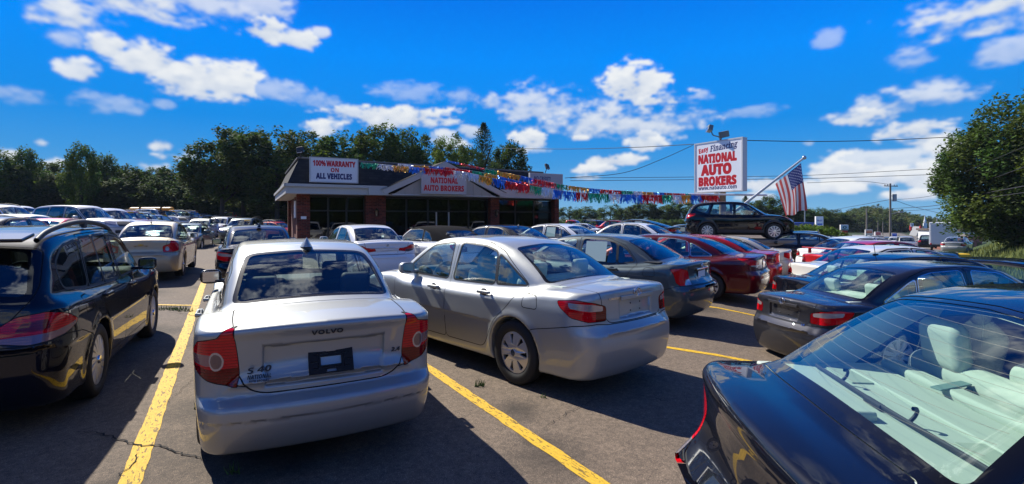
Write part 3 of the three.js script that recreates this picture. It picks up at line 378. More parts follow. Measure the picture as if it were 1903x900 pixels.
const lexus = {
  ...camry, L: 4.85, top: 1.45, h: .022, rim: 'ten',
  deck: [[-.1, 1.0], [.02, 1.035], [.1, 1.055], [.25, 1.07], [.48, 1.07], [.8, 1.0], [1.2, .955], [2.2, .935], [3.2, .935], [3.6, .985], [4.0, .955], [4.4, .865], [4.7, .735], [4.9, .60]],
  roof: [[-.04, .74], [.28, .97], [.46, 1.075], [.66, 1.175], [.95, 1.30], [1.25, 1.395], [1.6, 1.435], [2.0, 1.447], [2.35, 1.447], [2.7, 1.43], [3.0, 1.375], [3.3, 1.26], [3.6, 1.11], [3.85, .98], [4.1, .84]],
  wg: [[.15, .62], [.48, .70], [.9, .74], [1.5, .785], [2.3, .80], [3.0, .785], [3.6, .74], [4.0, .68]], tum: .27, kR: .13,
  rearWin: [[-.25, 1.105], [.655, 1.10], [.545, 1.375], [-.25, 1.395]], frit: .045, winR: .06,
  tail: [{ pts: [[.50, .62], [.54, .91], [.72, .965], [1.15, .955], [1.12, .88], [.90, .70], [.7, .60]], r: .03, subs: [{ n: 'clear_lens', pts: [[.48, .66], [.5, .74], [.72, .74], [.72, .66]], m: M.clear }] }],
  cabin: M.cabinGreen, seat: M.cabinGreen, shelf: [.46, 1.30, 1.035], shelfW: 1.36, shelfMat: M.cabinGreen, rearSeat: 1.66, rearBack: .05, rearHR: [-.42, .42], antenna: [1.50, 1.425, 'pad'], fuel: null, scoop: null, lineX: [.36, 4.0], trunk: [[-.2, .71], [.48, .71], [.55, .80], [.62, 1.0], [.64, 1.25], [.63, 1.40], [-.2, 1.42]],
};
const malibu = sedan({ L: 4.87, W: 1.79, h: .032, rim: 'ten', tail: [{ pts: [[.50, .70], [.50, .855], [.68, .90], [.72, .985], [.86, .985], [1.02, .88], [1.02, .74], [.80, .70]], r: .03, subs: [{ n: 'clear_lens', pts: octa(.615, .785, .058), m: M.clear }] }], antenna: [1.5, 1.43, 'mast'], fuel: null, scoop: null, bumperR: [[-.2, .1], [-.2, .68], [.5, .685], [.8, .68], [1.02, .70], [1.28, .655], [1.6, .60], [1.6, .1]] });
malibu.scoop = recess(malibu, .3, .70, .86, .02);
const yaris = sedan({ L: 4.3, W: 1.69, top: 1.46, h: .03, ro: .86, wb: 2.55, R: .30, rim: 'cap',
  deck: [[-.1, 1.0], [.05, 1.03], [.35, 1.05], [.55, 1.03], [.9, .985], [2, .95], [2.9, .95], [3.2, 1.0], [3.6, .965], [3.95, .87], [4.2, .74], [4.4, .6]],
  roof: [[.0, .72], [.32, .96], [.48, 1.055], [.65, 1.16], [.9, 1.29], [1.15, 1.38], [1.5, 1.44], [1.9, 1.45], [2.3, 1.43], [2.6, 1.37], [2.9, 1.24], [3.2, 1.08], [3.5, .91], [3.7, .8]],
  planW: [[0, .74], [.2, .79], [.5, .825], [.9, .842], [3.4, .84], [3.8, .80], [4.1, .74], [4.3, .67]], wg: [[.2, .56], [.5, .63], [.9, .69], [1.4, .73], [2, .74], [2.8, .72], [3.3, .66], [3.7, .58]],
  dlo: [{ pts: [[2.98, 1.0], [2.45, 1.325], [2.06, 1.365], [2.03, .985]], door: 0 }, { pts: [[1.93, .985], [1.92, 1.37], [1.5, 1.355], [1.28, 1.31], [1.24, .99]], door: 1 }, { pts: [[1.2, .99], [1.235, 1.29], [1.08, 1.20], [.93, 1.03]], door: 1, r: .03 }],
  doors: [{ pts: [[1.98, .3], [3.1, .3], [3.14, .55], [3.1, .96], [2.5, 1.37], [1.98, 1.41]], handle: [2.15, .88] }, { pts: [[1.98, .3], [1.98, 1.41], [1.45, 1.395], [1.1, 1.27], [.86, 1.0], [1.0, .78], [1.2, .58], [1.34, .3]], handle: [1.26, .9], r: .07 }],
  rearWin: [[-.25, 1.10], [.57, 1.09], [.47, 1.36], [-.25, 1.375]], windshield: [[-.25, 1.05], [.62, 1.04], [.52, 1.33], [-.25, 1.37]],
  tail: [{ pts: [[.50, .70], [.48, .78], [.53, .92], [.74, .96], [.98, .95], [.90, .86], [.86, .74], [.75, .69]], r: .03, subs: [{ n: 'clear_lens', pts: [[.46, .68], [.46, .79], [.62, .785], [.64, .7]], m: M.clear }] }],
  trunk: [[-.2, .70], [.47, .70], [.5, .9], [.55, 1.1], [.55, 1.41], [-.2, 1.43]], bumperR: [[-.2, .1], [-.2, .69], [.5, .69], [.85, .69], [1.1, .63], [1.3, .58], [1.3, .1]], hood: [[-.2, 3.32], [.6, 3.2], [.64, 3.7], [.5, 4.1], [-.2, 4.18]], fuel: [[.52, .82], [.54, .95], [.7, .955], [.72, .82]], mirror: [2.74, 1.0], lineX: [.4, 3.5], seats: 2.05, rearSeat: 1.2, shelf: [.5, .95, 1.02], rearGlass: M.glassDark, antenna: null, head: [{ pts: [[.42, .64], [.5, .76], [.9, .82], [.9, .68]], m: M.clear }] });
yaris.scoop = recess(yaris, .28, .72, .90, .02);
const accord = sedan({ dlo: camry.dlo.map(d => ({ ...d, seal: .012 })), L: 4.93, W: 1.847, h: .03, rim: 'ten', tail: [{ pts: [[.50, .80], [.50, .875], [.75, .93], [1.0, .965], [1.26, .975], [1.05, .87], [.90, .80], [.65, .765]], r: .02, subs: [{ n: 'clear_lens', pts: [[.46, .74], [.46, .825], [.92, .825], [.92, .74]], m: M.clear }] }], trim: M.silverTrim, fuel: null, scoop: recess(camry, .28, .70, .92, .02) });
const fusion = sedan({ L: 4.83, rim: 'ten', tail: [{ pts: [[.50, .76], [.50, .92], [.72, .95], [1.08, .95], [1.05, .78], [.8, .75]], m: M.redDark, subs: [{ n: 'clear_lens', pts: [[.47, .84], [.47, .88], [1, .9], [1, .86]], m: M.smoke }] }], fuel: null, scoop: null });
const impala = sedan({ L: 5.0, W: 1.85, rim: 'ten', tail: [{ pts: [[.46, .74], [.46, .90], [.74, .95], [.98, .95], [1.0, .80], [.74, .74]], r: .03 }], antenna: [2.6, 1.45, 'mast'], fuel: null });
const civic = sedan({ L: 4.5, W: 1.755, rim: 'ten', deck: camry.deck.map(p => [p[0], p[1] + (p[0] < .7 ? .02 : 0)]), tail: [{ pts: [[.30, .80], [.34, .87], [.56, .885], [.70, .945], [1.06, .955], [1.0, .86], [.82, .80], [.6, .765]], r: .02, subs: [{ n: 'dark_lens', pts: [[.5, .75], [.52, .835], [1.0, .86], [.9, .78]], m: M.smoke }] }], fuel: null, scoop: null });
civic.scoop = recess(civic, .28, .66, .80, .02); civic.L = 4.8;
const charger = sedan({ L: 5.05, W: 1.89, top: 1.5, rim: 'five', R: .35, tum: .34, tail: [{ pts: [[.2, .84], [.2, .92], [.70, .955], [1.08, .955], [1.05, .84], [.7, .82]], m: M.red, r: .03 }], fuel: null, scoop: null, ro: 1.08, wb: 2.9, roof: [[.0, .8], [.28, 1.02], [.5, 1.10], [.9, 1.22], [1.3, 1.33], [1.7, 1.42], [2.1, 1.47], [2.5, 1.475], [2.8, 1.44], [3.1, 1.38], [3.4, 1.24], [3.7, 1.08], [4, .9]], deck: camry.deck.map(p => [p[0], p[1] + .03 + (p[0] < .4 ? .04 : 0)]), rearWin: [[-.25, 1.17], [.6, 1.16], [.5, 1.37], [-.25, 1.39]], dlo: [{ pts: [[3.42, 1.02], [2.86, 1.33], [2.36, 1.38], [2.33, 1.02]], door: 0 }, { pts: [[2.22, 1.02], [2.20, 1.38], [1.75, 1.35], [1.5, 1.28], [1.18, 1.07]], door: 1 }] });
const farSedan = sedan({ h: .06, gap: .012, rim: 'ten', fuel: null, scoop: null, seal: .03 });
const coupe = sedan({ L: 4.78, W: 1.88, top: 1.42, rim: 'five', fuel: null, scoop: null, h: .045, roof: camry.roof.map(p => [p[0] + .05, p[1] - .05]), deck: camry.deck.map(p => [p[0], p[1] - .01]), doors: [{ pts: [[1.9, .30], [3.42, .30], [3.47, .55], [3.47, .92], [2.86, 1.33], [2.3, 1.375], [1.9, 1.37]], handle: [2.1, .86] }], dlo: [{ pts: [[3.38, .975], [2.84, 1.285], [2.36, 1.325], [1.92, 1.31], [1.9, .965]], door: 0 }, { pts: [[1.75, .98], [1.72, 1.27], [1.2, 1.03]], r: .03 }], rearWin: [[-.25, 1.06], [.6, 1.055], [.5, 1.32], [-.25, 1.335]], windshield: [[-.25, 1.02], [.68, 1.01], [.56, 1.30], [-.25, 1.335]], shelf: null });
const convertible = sedan({ ...coupe, L: 4.92, h: .035, top: 1.42, antenna: null, soft: true, frit: .03, rearWin: [[-.25, 1.08], [.48, 1.075], [.42, 1.27], [-.25, 1.285]], doors: [{ pts: [[1.95, .30], [3.42, .30], [3.47, .55], [3.47, .915], [1.95, .935]], handle: [2.15, .86] }], dlo: [{ pts: [[3.34, .985], [2.86, 1.27], [2.36, 1.30], [2.06, 1.28], [2.03, .975]], door: null }, { pts: [[1.95, .98], [1.98, 1.27], [1.72, 1.2], [1.5, 1.0]], r: .04 }] });
const suvBase = {
  ...camry, h: .045, detail: false, L: 4.52, W: 1.84, top: 1.70, ro: .93, wb: 2.69, R: .355, Ra: .395, yb: 1.06, ybot: .27, xm: 2.0, rim: 'ten', flare: .02, scoop: null, fuel: null,
  deck: [[-.1, 1.06], [.05, 1.08], [1, 1.075], [2.9, 1.04], [3.3, 1.10], [3.8, 1.07], [4.15, .99], [4.4, .84], [4.6, .62]],
  roof: [[-.12, .6], [.04, 1.0], [.12, 1.2], [.28, 1.46], [.45, 1.58], [.9, 1.65], [1.6, 1.685], [2.2, 1.67], [2.55, 1.61], [2.85, 1.47], [3.15, 1.28], [3.4, 1.12], [3.7, .92]],
  planW: [[0, .82], [.2, .87], [.5, .90], [.95, .918], [3.5, .915], [4.1, .87], [4.35, .80], [4.52, .73]], sec: [[.2, .95], [.35, .97], [.6, .99], [.8, 1], [.95, .99], [1.05, .97], [1.2, .92]],
  wg: [[-.1, .70], [.3, .76], [.8, .80], [2, .82], [2.8, .80], [3.3, .74], [3.7, .64]], tum: .22, kR: .1, kF: .3, rg: .08,
  rear: [[.2, .18], [.32, .06], [.45, .0], [.62, .0], [.68, .03], [.85, .04], [1.05, .05], [1.15, .06]], front: [[.2, .22], [.32, .06], [.5, .0], [.7, .0], [.85, .04], [1.0, .2]], bowR: .1, bowF: .2,
  dlo: [{ pts: [[3.08, 1.09], [2.55, 1.49], [2.13, 1.555], [2.10, 1.075]], door: 0 }, { pts: [[2.0, 1.075], [1.99, 1.56], [1.22, 1.545], [1.05, 1.11]], door: 1 }, { pts: [[.96, 1.12], [1.1, 1.535], [.62, 1.48], [.42, 1.3]], r: .05 }],
  doors: [{ pts: [[2.05, .42], [3.2, .42], [3.24, .7], [3.18, 1.04], [2.58, 1.53], [2.05, 1.6]], handle: [2.25, .97] }, { pts: [[2.05, .42], [2.05, 1.6], [1.15, 1.585], [.98, 1.08], [1.2, .82], [1.42, .5], [1.46, .42]], handle: [1.3, 1.0], r: .06 }],
  rearWin: [[-.25, 1.13], [.62, 1.12], [.54, 1.47], [-.25, 1.5]], windshield: [[-.25, 1.15], [.68, 1.13], [.58, 1.50], [-.25, 1.56]],
  tail: [{ pts: [[.52, .92], [.56, 1.06], [.8, 1.13], [1.1, 1.15], [1.1, 1.06], [.85, .92]], r: .03, subs: [{ n: 'clear_lens', pts: [[.5, .96], [.54, 1.0], [.9, 1.03], [.9, .98]], m: M.clear }] }], head: [{ pts: [[.46, .76], [.5, .88], [.75, .96], [1.15, 1.0], [1.1, .9], [.8, .77]], m: M.clear, subs: [{ n: 'turn_lens', pts: [[.95, .7], [.95, 1.1], [1.2, 1.1], [1.2, .7]], m: M.amber }] }],
  trunk: [[-.2, .66], [.46, .66], [.58, .9], [.66, 1.1], [.62, 1.75], [-.2, 1.8]], trunkName: 'tailgate', xt0: .08, bumperR: [[-.2, .1], [-.2, .65], [.66, .65], [1.3, .65], [1.3, .1]], bumperF: [[-.2, .1], [-.2, .68], [1.3, .68], [1.3, .1]], hood: [[-.2, 3.42], [.66, 3.26], [.72, 3.8], [.6, 4.2], [-.2, 4.34]],
  frontParts: [{ n: 'grille', pts: [[-.2, .74], [.36, .74], [.42, .9], [-.2, .9]], m: M.plastic }, { n: 'lower_grille', pts: [[-.2, .40], [.55, .40], [.6, .56], [-.2, .56]], m: M.plastic }],
  mirror: [2.82, 1.1], lineX: [.25, 3.6], seats: 2.15, rearSeat: 1.2, shelf: null, dash: 2.95, glass: M.glass, rearGlass: M.glassDark,
  cladding: (x, y, z) => Math.min(y - .42, Math.min(Math.hypot(x - .93, y - .355), Math.hypot(x - 3.62, y - .355)) - .455) + (z < .7 ? 1 : 0),
};
const escape_ = { ...suvBase, h: .03, detail: false, frit: .03 };
const crossover = { ...suvBase, h: .06, gap: .012, cladding: null };
const bigSuv = { ...suvBase, h: .05, gap: .01, L: 4.9, W: 1.92, top: 1.9, ro: 1.05, wb: 2.8, R: .38, Ra: .42, cladding: null, yb: 1.14, xm: 2.1,
  deck: [[-.1, 1.15], [.05, 1.16], [1, 1.15], [3.1, 1.12], [3.5, 1.18], [4.1, 1.15], [4.55, 1.06], [4.8, .9], [5, .7]], roof: [[-.12, .7], [.02, 1.1], [.08, 1.3], [.18, 1.6], [.3, 1.74], [.6, 1.82], [1.5, 1.87], [2.4, 1.85], [2.7, 1.79], [2.95, 1.65], [3.25, 1.42], [3.55, 1.2], [3.9, .95]],
  planW: [[0, .86], [.2, .91], [.5, .94], [1, .955], [3.9, .95], [4.5, .91], [4.75, .85], [4.9, .79]], wg: [[-.1, .78], [.3, .83], [.8, .86], [2, .87], [2.9, .85], [3.4, .8], [3.9, .7]], tum: .18,
  dlo: [{ pts: [[3.2, 1.18], [2.66, 1.64], [2.22, 1.73], [2.2, 1.16]], door: 0 }, { pts: [[2.1, 1.16], [2.09, 1.74], [1.3, 1.73], [1.2, 1.18]], door: 1, glass: M.glassDark }, { pts: [[1.1, 1.18], [1.2, 1.72], [.42, 1.66], [.34, 1.24]], r: .06, glass: M.glassDark }],
  doors: [{ pts: [[2.15, .5], [3.35, .5], [3.4, .8], [3.34, 1.12], [2.7, 1.69], [2.15, 1.78]], handle: [2.35, 1.05] }, { pts: [[2.15, .5], [2.15, 1.78], [1.25, 1.77], [1.12, 1.14], [1.35, .86], [1.55, .5]], handle: [1.45, 1.07], r: .06 }],
  rearWin: [[-.25, 1.22], [.68, 1.21], [.62, 1.62], [-.25, 1.66]], windshield: [[-.25, 1.25], [.74, 1.23], [.64, 1.66], [-.25, 1.73]], head: [{ pts: [[.5, .84], [.55, 1.02], [.85, 1.06], [1.15, 1.06], [1.1, .86]], m: M.clear }], frontParts: [{ n: 'grille', pts: [[-.2, .80], [.42, .80], [.46, 1.02], [-.2, 1.04]], m: M.plastic }, { n: 'lower_grille', pts: [[-.2, .46], [.6, .46], [.62, .60], [-.2, .60]], m: M.plastic }],
  trunk: null, hood: [[-.2, 3.6], [.74, 3.46], [.8, 4], [.66, 4.55], [-.2, 4.7]], bumperF: [[-.2, .1], [-.2, .76], [1.3, .76], [1.3, .1]], mirror: [2.95, 1.2], lineX: [.25, 3.8], seats: 2.25, dash: 3.1, tail: [{ pts: [[.6, .9], [.62, 1.14], [.82, 1.14], [1.08, 1.12], [1.02, .9]] }], card: null };
const pickup = { ...bigSuv, L: 5.3, top: 1.9, h: .06, ro: 1.25, wb: 3.4, xm: 3.2, noCabin: false, trunk: null, rearWin: [[-.25, 1.26], [.62, 1.25], [.58, 1.66], [-.25, 1.68]],
  deck: [[-.1, 1.12], [.1, 1.13], [2.1, 1.12], [2.3, 1.12], [3.8, 1.1], [4.1, 1.16], [4.6, 1.12], [5, 1.02], [5.2, .88], [5.4, .7]], roof: [[1.6, .2], [2.1, 1.1], [2.2, 1.4], [2.3, 1.68], [2.45, 1.80], [2.9, 1.86], [3.2, 1.85], [3.45, 1.78], [3.65, 1.62], [3.9, 1.4], [4.1, 1.2], [4.4, .95]],
  planW: [[0, .86], [.3, .91], [1, .945], [4.4, .945], [4.9, .91], [5.15, .85], [5.3, .79]], wg: [[1.8, .8], [2.5, .85], [3.4, .85], [4, .8], [4.3, .72]], dlo: [{ pts: [[3.85, 1.16], [3.4, 1.6], [2.9, 1.7], [2.5, 1.7], [2.45, 1.15]], door: 0 }], doors: [{ pts: [[2.35, .5], [3.95, .5], [3.98, 1.12], [3.45, 1.66], [2.9, 1.76], [2.35, 1.76]], handle: [2.55, 1.04] }], hood: [[-.2, 4.15], [.74, 4.05], [.8, 4.5], [.66, 5], [-.2, 5.1]], mirror: [3.6, 1.2], lineX: [2.3, 4.3], seats: 3.1, rearSeat: 2.9, dash: 3.7 };
// ---------------------------------------------------------------- ground: falls to the road on the right, climbs to the back of the lot on the left
function groundY(X, Z) {
  const a = -.48 * X + .877 * Z, l = -(X * .877 + Z * .48), l2 = X - .40 * Z; let y = .008 * clamp(Z - 8, 0, 32);
  y += clamp(.1 * Math.max(0, l - 1), 0, 1.2) * sstep(8, 20, Z) + clamp(.045 * Math.max(0, a - 55), 0, 3.5) * sstep(-4, 8, -X);
  if (l2 > 0) y -= Math.min(3.2, .085 * l2 + .0002 * l2 * l2) * sstep(4, 9, Z); return y;
}
function sheet(xs, zs, off, colour, keep) {
  const p = [], uv = [], c = [], ix = []; for (const z of zs) for (const x of xs) { p.push(x, groundY(x, z) + off, -z); uv.push(x, z); const q = colour ? colour(x, z) : 1; c.push(q, q, q); }
  const n = xs.length; for (let j = 0; j < zs.length - 1; j++) for (let i = 0; i < n - 1; i++) { if (keep && !keep((xs[i] + xs[i + 1]) / 2, (zs[j] + zs[j + 1]) / 2)) continue; const a = j * n + i; ix.push(a, a + 1, a + n, a + 1, a + n + 1, a + n); }
  const g = new THREE.BufferGeometry(); g.setAttribute('position', new THREE.Float32BufferAttribute(p, 3)); g.setAttribute('uv', new THREE.Float32BufferAttribute(uv, 2)); g.setAttribute('color', new THREE.Float32BufferAttribute(c, 3)); g.setIndex(ix); g.computeVertexNormals(); return g;
}
const steps = (a, b, f) => { const o = []; for (let v = a; v < b;) { o.push(v); v += f(v); } o.push(b); return o; };
const asphaltTex = dataTex(1024, 1024, (u, v, i, j) => { const r = NT[(i * 7919 + j * 104729 + ((i * j) & 1023)) & 65535], q = fbm(u * 64, v * 64, 3), s = NT[(((i >> 1) * 31 + (j >> 1) * 577) & 65535)]; let k = 96 + (r - .5) * 58 + (q - .5) * 36 + (s > .93 ? 46 : 0) - (s < .1 ? 26 : 0); return [clamp(k * 1.05, 0, 255), clamp(k, 0, 255), clamp(k * .95, 0, 255)]; }, true, [.5, .5]);
const asphaltBump = dataTex(512, 512, (u, v, i, j) => { const k = 110 + (NT[(i * 331 + j * 7127) & 65535] - .5) * 130 + (fbm(u * 50, v * 50, 2) - .5) * 90; return [k, k, k]; }, false, [.8, .8]);
const asphalt = std({ map: asphaltTex, bumpMap: asphaltBump, bumpScale: .0035, roughness: .9, vertexColors: true, color: lin(1.02, .84, .65) });
const drips = []; { const r = rng(15); for (let i = 0; i < 260; i++) drips.push([(r() - .5) * 34, r() * 20, .08 + r() * r() * .5, .25 + r() * .45]); }
const coarse = (x, z) => { let k = .84 + .3 * fbm(x * .35 + 9, z * .35, 4) + .16 * (fbm(x * 1.7, z * 1.7 + 40, 3) - .5); if (z < 20 && Math.abs(x) < 18) for (const [a, b, s, d] of drips) { const q = Math.hypot(x - a, (z - b) * .8) / s; if (q < 1.6) k *= 1 - d * Math.max(0, 1 - q * q * .39) * (.6 + .8 * fbm(x * 6, z * 6, 2)); } return k; };
struct('parking_lot', sheet(steps(-75, 34, x => x > -7 && x < 6.5 ? .14 : Math.abs(x) < 14 ? .4 : 2), steps(-14, 120, z => z > 1 && z < 11 ? .14 : z < 18 ? .4 : 2), 0, coarse, (x, z) => x - .55 * z < 7.5 && !(x < -62)), asphalt);
const roadMat = std({ map: asphaltTex, roughness: .9, vertexColors: true, color: lin(1.1, 1.06, 1.0) });
struct('road', sheet(steps(-20, 190, x => 2), steps(-10, 320, z => 3), -.10, coarse, (x, z) => { const l = x - .55 * z - .12 * z; return l > 3 && l < 26 - .07 * z; }), roadMat);
const grassTex = dataTex(512, 512, (u, v, i, j) => { const q = fbm(u * 32, v * 32, 4), r = NT[(i * 911 + j * 3571) & 65535], k = .6 + q * .6 + (r - .5) * .5; return [48 * k, 66 * k, 22 * k]; }, true, [.4, .4]);
struct('ground', sheet(steps(-900, 900, x => Math.abs(x) < 120 ? 6 : 60), steps(-200, 1500, z => z < 160 ? 6 : 60), -.22), std({ map: grassTex, roughness: 1 }));
// painted lines
const paintTex = (r, g, b) => dataTex(512, 128, (u, v, i, j) => { const n = fbm(u * 40, v * 10, 4), w = NT[(i * 577 + j * 1033) & 65535], k = clamp(.92 + (n - .5) * .35 + (w - .5) * .16, 0, 1.1), worn = n > .68 ? .5 : n > .62 ? .8 : 1; return [r * k * worn, g * k * worn, b * k * worn]; }, true);
const yellow = std({ map: paintTex(240, 190, 24), roughness: .7, bumpMap: asphaltBump, bumpScale: .003 }), white = std({ map: paintTex(215, 215, 210), roughness: .75 });
function ribbon(pts, w, off, wob = .008, seed = 1) { // ground strip through [x, z] points
  const p = [], uv = [], ix = [], r = rng(seed); let L = 0, q = []; for (let i = 0; i < pts.length - 1; i++) { const d = Math.hypot(pts[i + 1][0] - pts[i][0], pts[i + 1][1] - pts[i][1]), n = Math.max(1, Math.ceil(d / .12)); for (let k = 0; k < n; k++) q.push([pts[i][0] + (pts[i + 1][0] - pts[i][0]) * k / n, pts[i][1] + (pts[i + 1][1] - pts[i][1]) * k / n]); } q.push(pts[pts.length - 1]);
  q.forEach(([x, z], i) => { const a = q[Math.max(0, i - 1)], b = q[Math.min(q.length - 1, i + 1)], dx = b[0] - a[0], dz = b[1] - a[1], l = Math.hypot(dx, dz) || 1; if (i) L += Math.hypot(x - q[i - 1][0], z - q[i - 1][1]); const ww = typeof w === 'function' ? w(i / (q.length - 1)) : w; for (const s of [-1, 1]) { const o = s * (ww / 2 + (r() - .5) * wob), X = x + dz / l * o, Zz = z - dx / l * o; p.push(X, groundY(X, Zz) + off, -Zz); uv.push(L * .5, s * .5 + .5); } if (i) { const k = i * 2; ix.push(k - 2, k - 1, k, k - 1, k + 1, k); } });
  const g = new THREE.BufferGeometry(); g.setAttribute('position', new THREE.Float32BufferAttribute(p, 3)); g.setAttribute('uv', new THREE.Float32BufferAttribute(uv, 2)); g.setIndex(ix); g.computeVertexNormals(); return g;
}
const gp = (px, py) => { const z = CAMH * FP / (py - HY); return [sx(px, z), z]; };
[[[150, 1080], [241, 898], [386, 508]], [[1300, 1024], [1105, 892], [960, 795], [805, 690], [660, 600]], [[1100, 622], [1232, 645], [1420, 674]], [[1210, 556], [1310, 571], [1430, 585]], [[1300, 525], [1425, 540], [1470, 545]], [[1380, 508], [1440, 513], [1480, 517]]].forEach((l, i) => { const p = l.map(([x, y]) => gp(x, y)); if (i === 0) p[2] = gp(386, 508); const o = struct('parking_line', ribbon(p, [.135, .115, .10, .10, .09, .09][i], .004, .012, i + 1), yellow); o.name = numbered('parking_line'); });
{ const o = struct('parking_line', ribbon([gp(200, 568), gp(368, 570)], .10, .008, .01, 9), yellow); o.name = numbered('parking_line'); }
{ const a = gp(366, 463), b = gp(392, 442); struct('edge_line', ribbon([a, b], .3, .004, .02, 4), yellow);
  // hatched crossing: white bars between the lot and the building
  const n = 6; for (let i = 0; i < n; i++) { const y = 443.5 + 20 * Math.pow(i / (n - 1), 1.25), x0 = 393 - (y - 443) * 1.25, o = struct('crossing_bar', ribbon([gp(x0 + 3, y), gp(392 - i * 2, y - .6)], .34 + .0 * i, .004, .02, i), white); o.name = numbered('crossing_bar'); const q = struct('crossing_bar', ribbon([gp(394 - i * 2, y + 1.4), gp(424, y + .8)], .34, .004, .02, i + 20), white); q.name = numbered('crossing_bar'); } }
// cracks and weeds
const crackMat = std({ color: lin(.008, .008, .008), roughness: 1 });
function crack(pts, w, seed) { const r = rng(seed), q = []; for (let i = 0; i < pts.length - 1; i++) { const a = gp(...pts[i]), b = gp(...pts[i + 1]), n = Math.max(2, Math.ceil(Math.hypot(b[0] - a[0], b[1] - a[1]) / .035)); for (let k = 0; k < n; k++) q.push([a[0] + (b[0] - a[0]) * k / n + (r() - .5) * .03, a[1] + (b[1] - a[1]) * k / n + (r() - .5) * .03]); } const o = struct('pavement_crack', ribbon(q, t => w * (.5 + .5 * r()) * Math.min(1, 6 * t, 6 * (1 - t)), .009, 0, seed), crackMat); o.name = numbered('pavement_crack'); }
crack([[128, 803], [170, 805], [205, 812], [240, 825], [262, 831], [300, 830], [330, 843], [372, 855], [402, 861]], .017, 3); crack([[258, 842], [244, 868], [225, 880], [221, 896]], .010, 5); crack([[300, 760], [340, 722], [365, 700]], .005, 6); crack([[310, 582], [345, 585], [372, 592]], .012, 7); crack([[1180, 735], [1215, 740], [1250, 752]], .01, 8); crack([[1010, 800], [1050, 770], [1110, 742]], .006, 9);
const weedMat = std({ color: lin(.10, .17, .03), roughness: .9 });
function weeds(list, seed) { const r = rng(seed), p = []; for (const [px, py, n, s] of list) { const [x, z] = gp(px, py); for (let i = 0; i < n; i++) { const X = x + (r() - .5) * s, Z = z + (r() - .5) * s * .5, a = r() * TAU, h = .03 + r() * .06, w = .006; p.push(X - w * Math.cos(a), groundY(X, Z), -Z - w * Math.sin(a), X + w * Math.cos(a), groundY(X, Z), -Z + w * Math.sin(a), X + (r() - .5) * .08, groundY(X, Z) + h, -Z + (r() - .5) * .08); } } const g = new THREE.BufferGeometry(); g.setAttribute('position', new THREE.Float32BufferAttribute(p, 3)); g.computeVertexNormals(); tag(part('weeds', g, weedMat), 'small green weeds sprouting from cracks in the asphalt', 'weeds', null, 'stuff'); }
weeds([[318, 577, 160, .5], [345, 580, 60, .3], [378, 590, 20, .12], [436, 880, 14, .08], [890, 718, 30, .1], [372, 760, 12, .1], [1010, 740, 8, .06]], 4);
// ---------------------------------------------------------------- trees
function crownGeo(seed, nClump, nLeaf, size, shape) { // unit crown: x,z in -1..1, y 0..1 ; leaf quads spread through clumps
  const r = rng(seed), p = [], n = [], c = [];
  for (let k = 0; k < nClump; k++) {
    let x, y, z, t = 0; do { x = r() * 2 - 1; y = r(); z = r() * 2 - 1; t++; } while ((Math.hypot(x, z) > shape(y) || (Math.hypot(x, z) < shape(y) * .55 && r() < .75)) && t < 60);
    const R = (.13 + r() * .14), tone = .65 + r() * .7, warm = r();
    for (let i = 0; i < nLeaf; i++) {
      const a = r() * TAU, u = r() * 2 - 1, q = Math.sqrt(1 - u * u), d = R * Math.cbrt(r()) * (.75 + .35 * r()); const nx = q * Math.cos(a), ny = u, nz = q * Math.sin(a), X = x + nx * d, Y = y + ny * d * .55, Z = z + nz * d;
      const b = r() * TAU, s = size * (.6 + .8 * r()), tx = Math.cos(b), tz = Math.sin(b), e = (r() - .5) * 1.6, l = Math.hypot(tx, e, tz), ax = tx / l * s, ay = e / l * s * .5, az = tz / l * s, bx = -tz * s * .5, by = (r() - .5) * s * .35, bz = tx * s * .5;
      const v = [[X - ax, Y - ay, Z - az], [X + bx, Y + by, Z + bz], [X + ax, Y + ay, Z + az], [X - bx, Y - by, Z - bz]];
      for (const o of [0, 1, 2, 0, 2, 3]) p.push(...v[o]); const k2 = tone * (.75 + .5 * r()); for (let o = 0; o < 6; o++) c.push(k2 * (.85 + .5 * warm), k2, k2 * (.95 - .3 * warm));
    }
  }
  const g = new THREE.BufferGeometry(); g.setAttribute('position', new THREE.Float32BufferAttribute(p, 3)); g.setAttribute('color', new THREE.Float32BufferAttribute(c, 3)); g.computeVertexNormals(); return g;
}
const round = y => Math.sqrt(Math.max(0, 1 - (2 * y - .9) ** 2 / 1.25)) , oval = y => Math.pow(Math.max(0, Math.sin(Math.PI * (y * .88 + .12))), .6), tall = y => Math.min(1, .35 + y * 1.6) * Math.sqrt(Math.max(0, 1 - y * y * .92));
const leafMat = (r, g, b) => phys({ color: lin(r, g, b), vertexColors: true, roughness: .85, transmission: .38, thickness: 0, specularIntensity: .25, side: THREE.DoubleSide });
const leaf = { dark: leafMat(.060, .108, .016), mid: leafMat(.080, .150, .020), light: leafMat(.125, .21, .03) };
const barkMat = std({ color: lin(.06, .045, .035), roughness: 1, bumpMap: asphaltBump, bumpScale: .02 });
const crowns = [crownGeo(11, 170, 85, .050, round), crownGeo(12, 160, 85, .050, oval), crownGeo(13, 150, 85, .046, tall), crownGeo(14, 85, 85, .050, oval)];
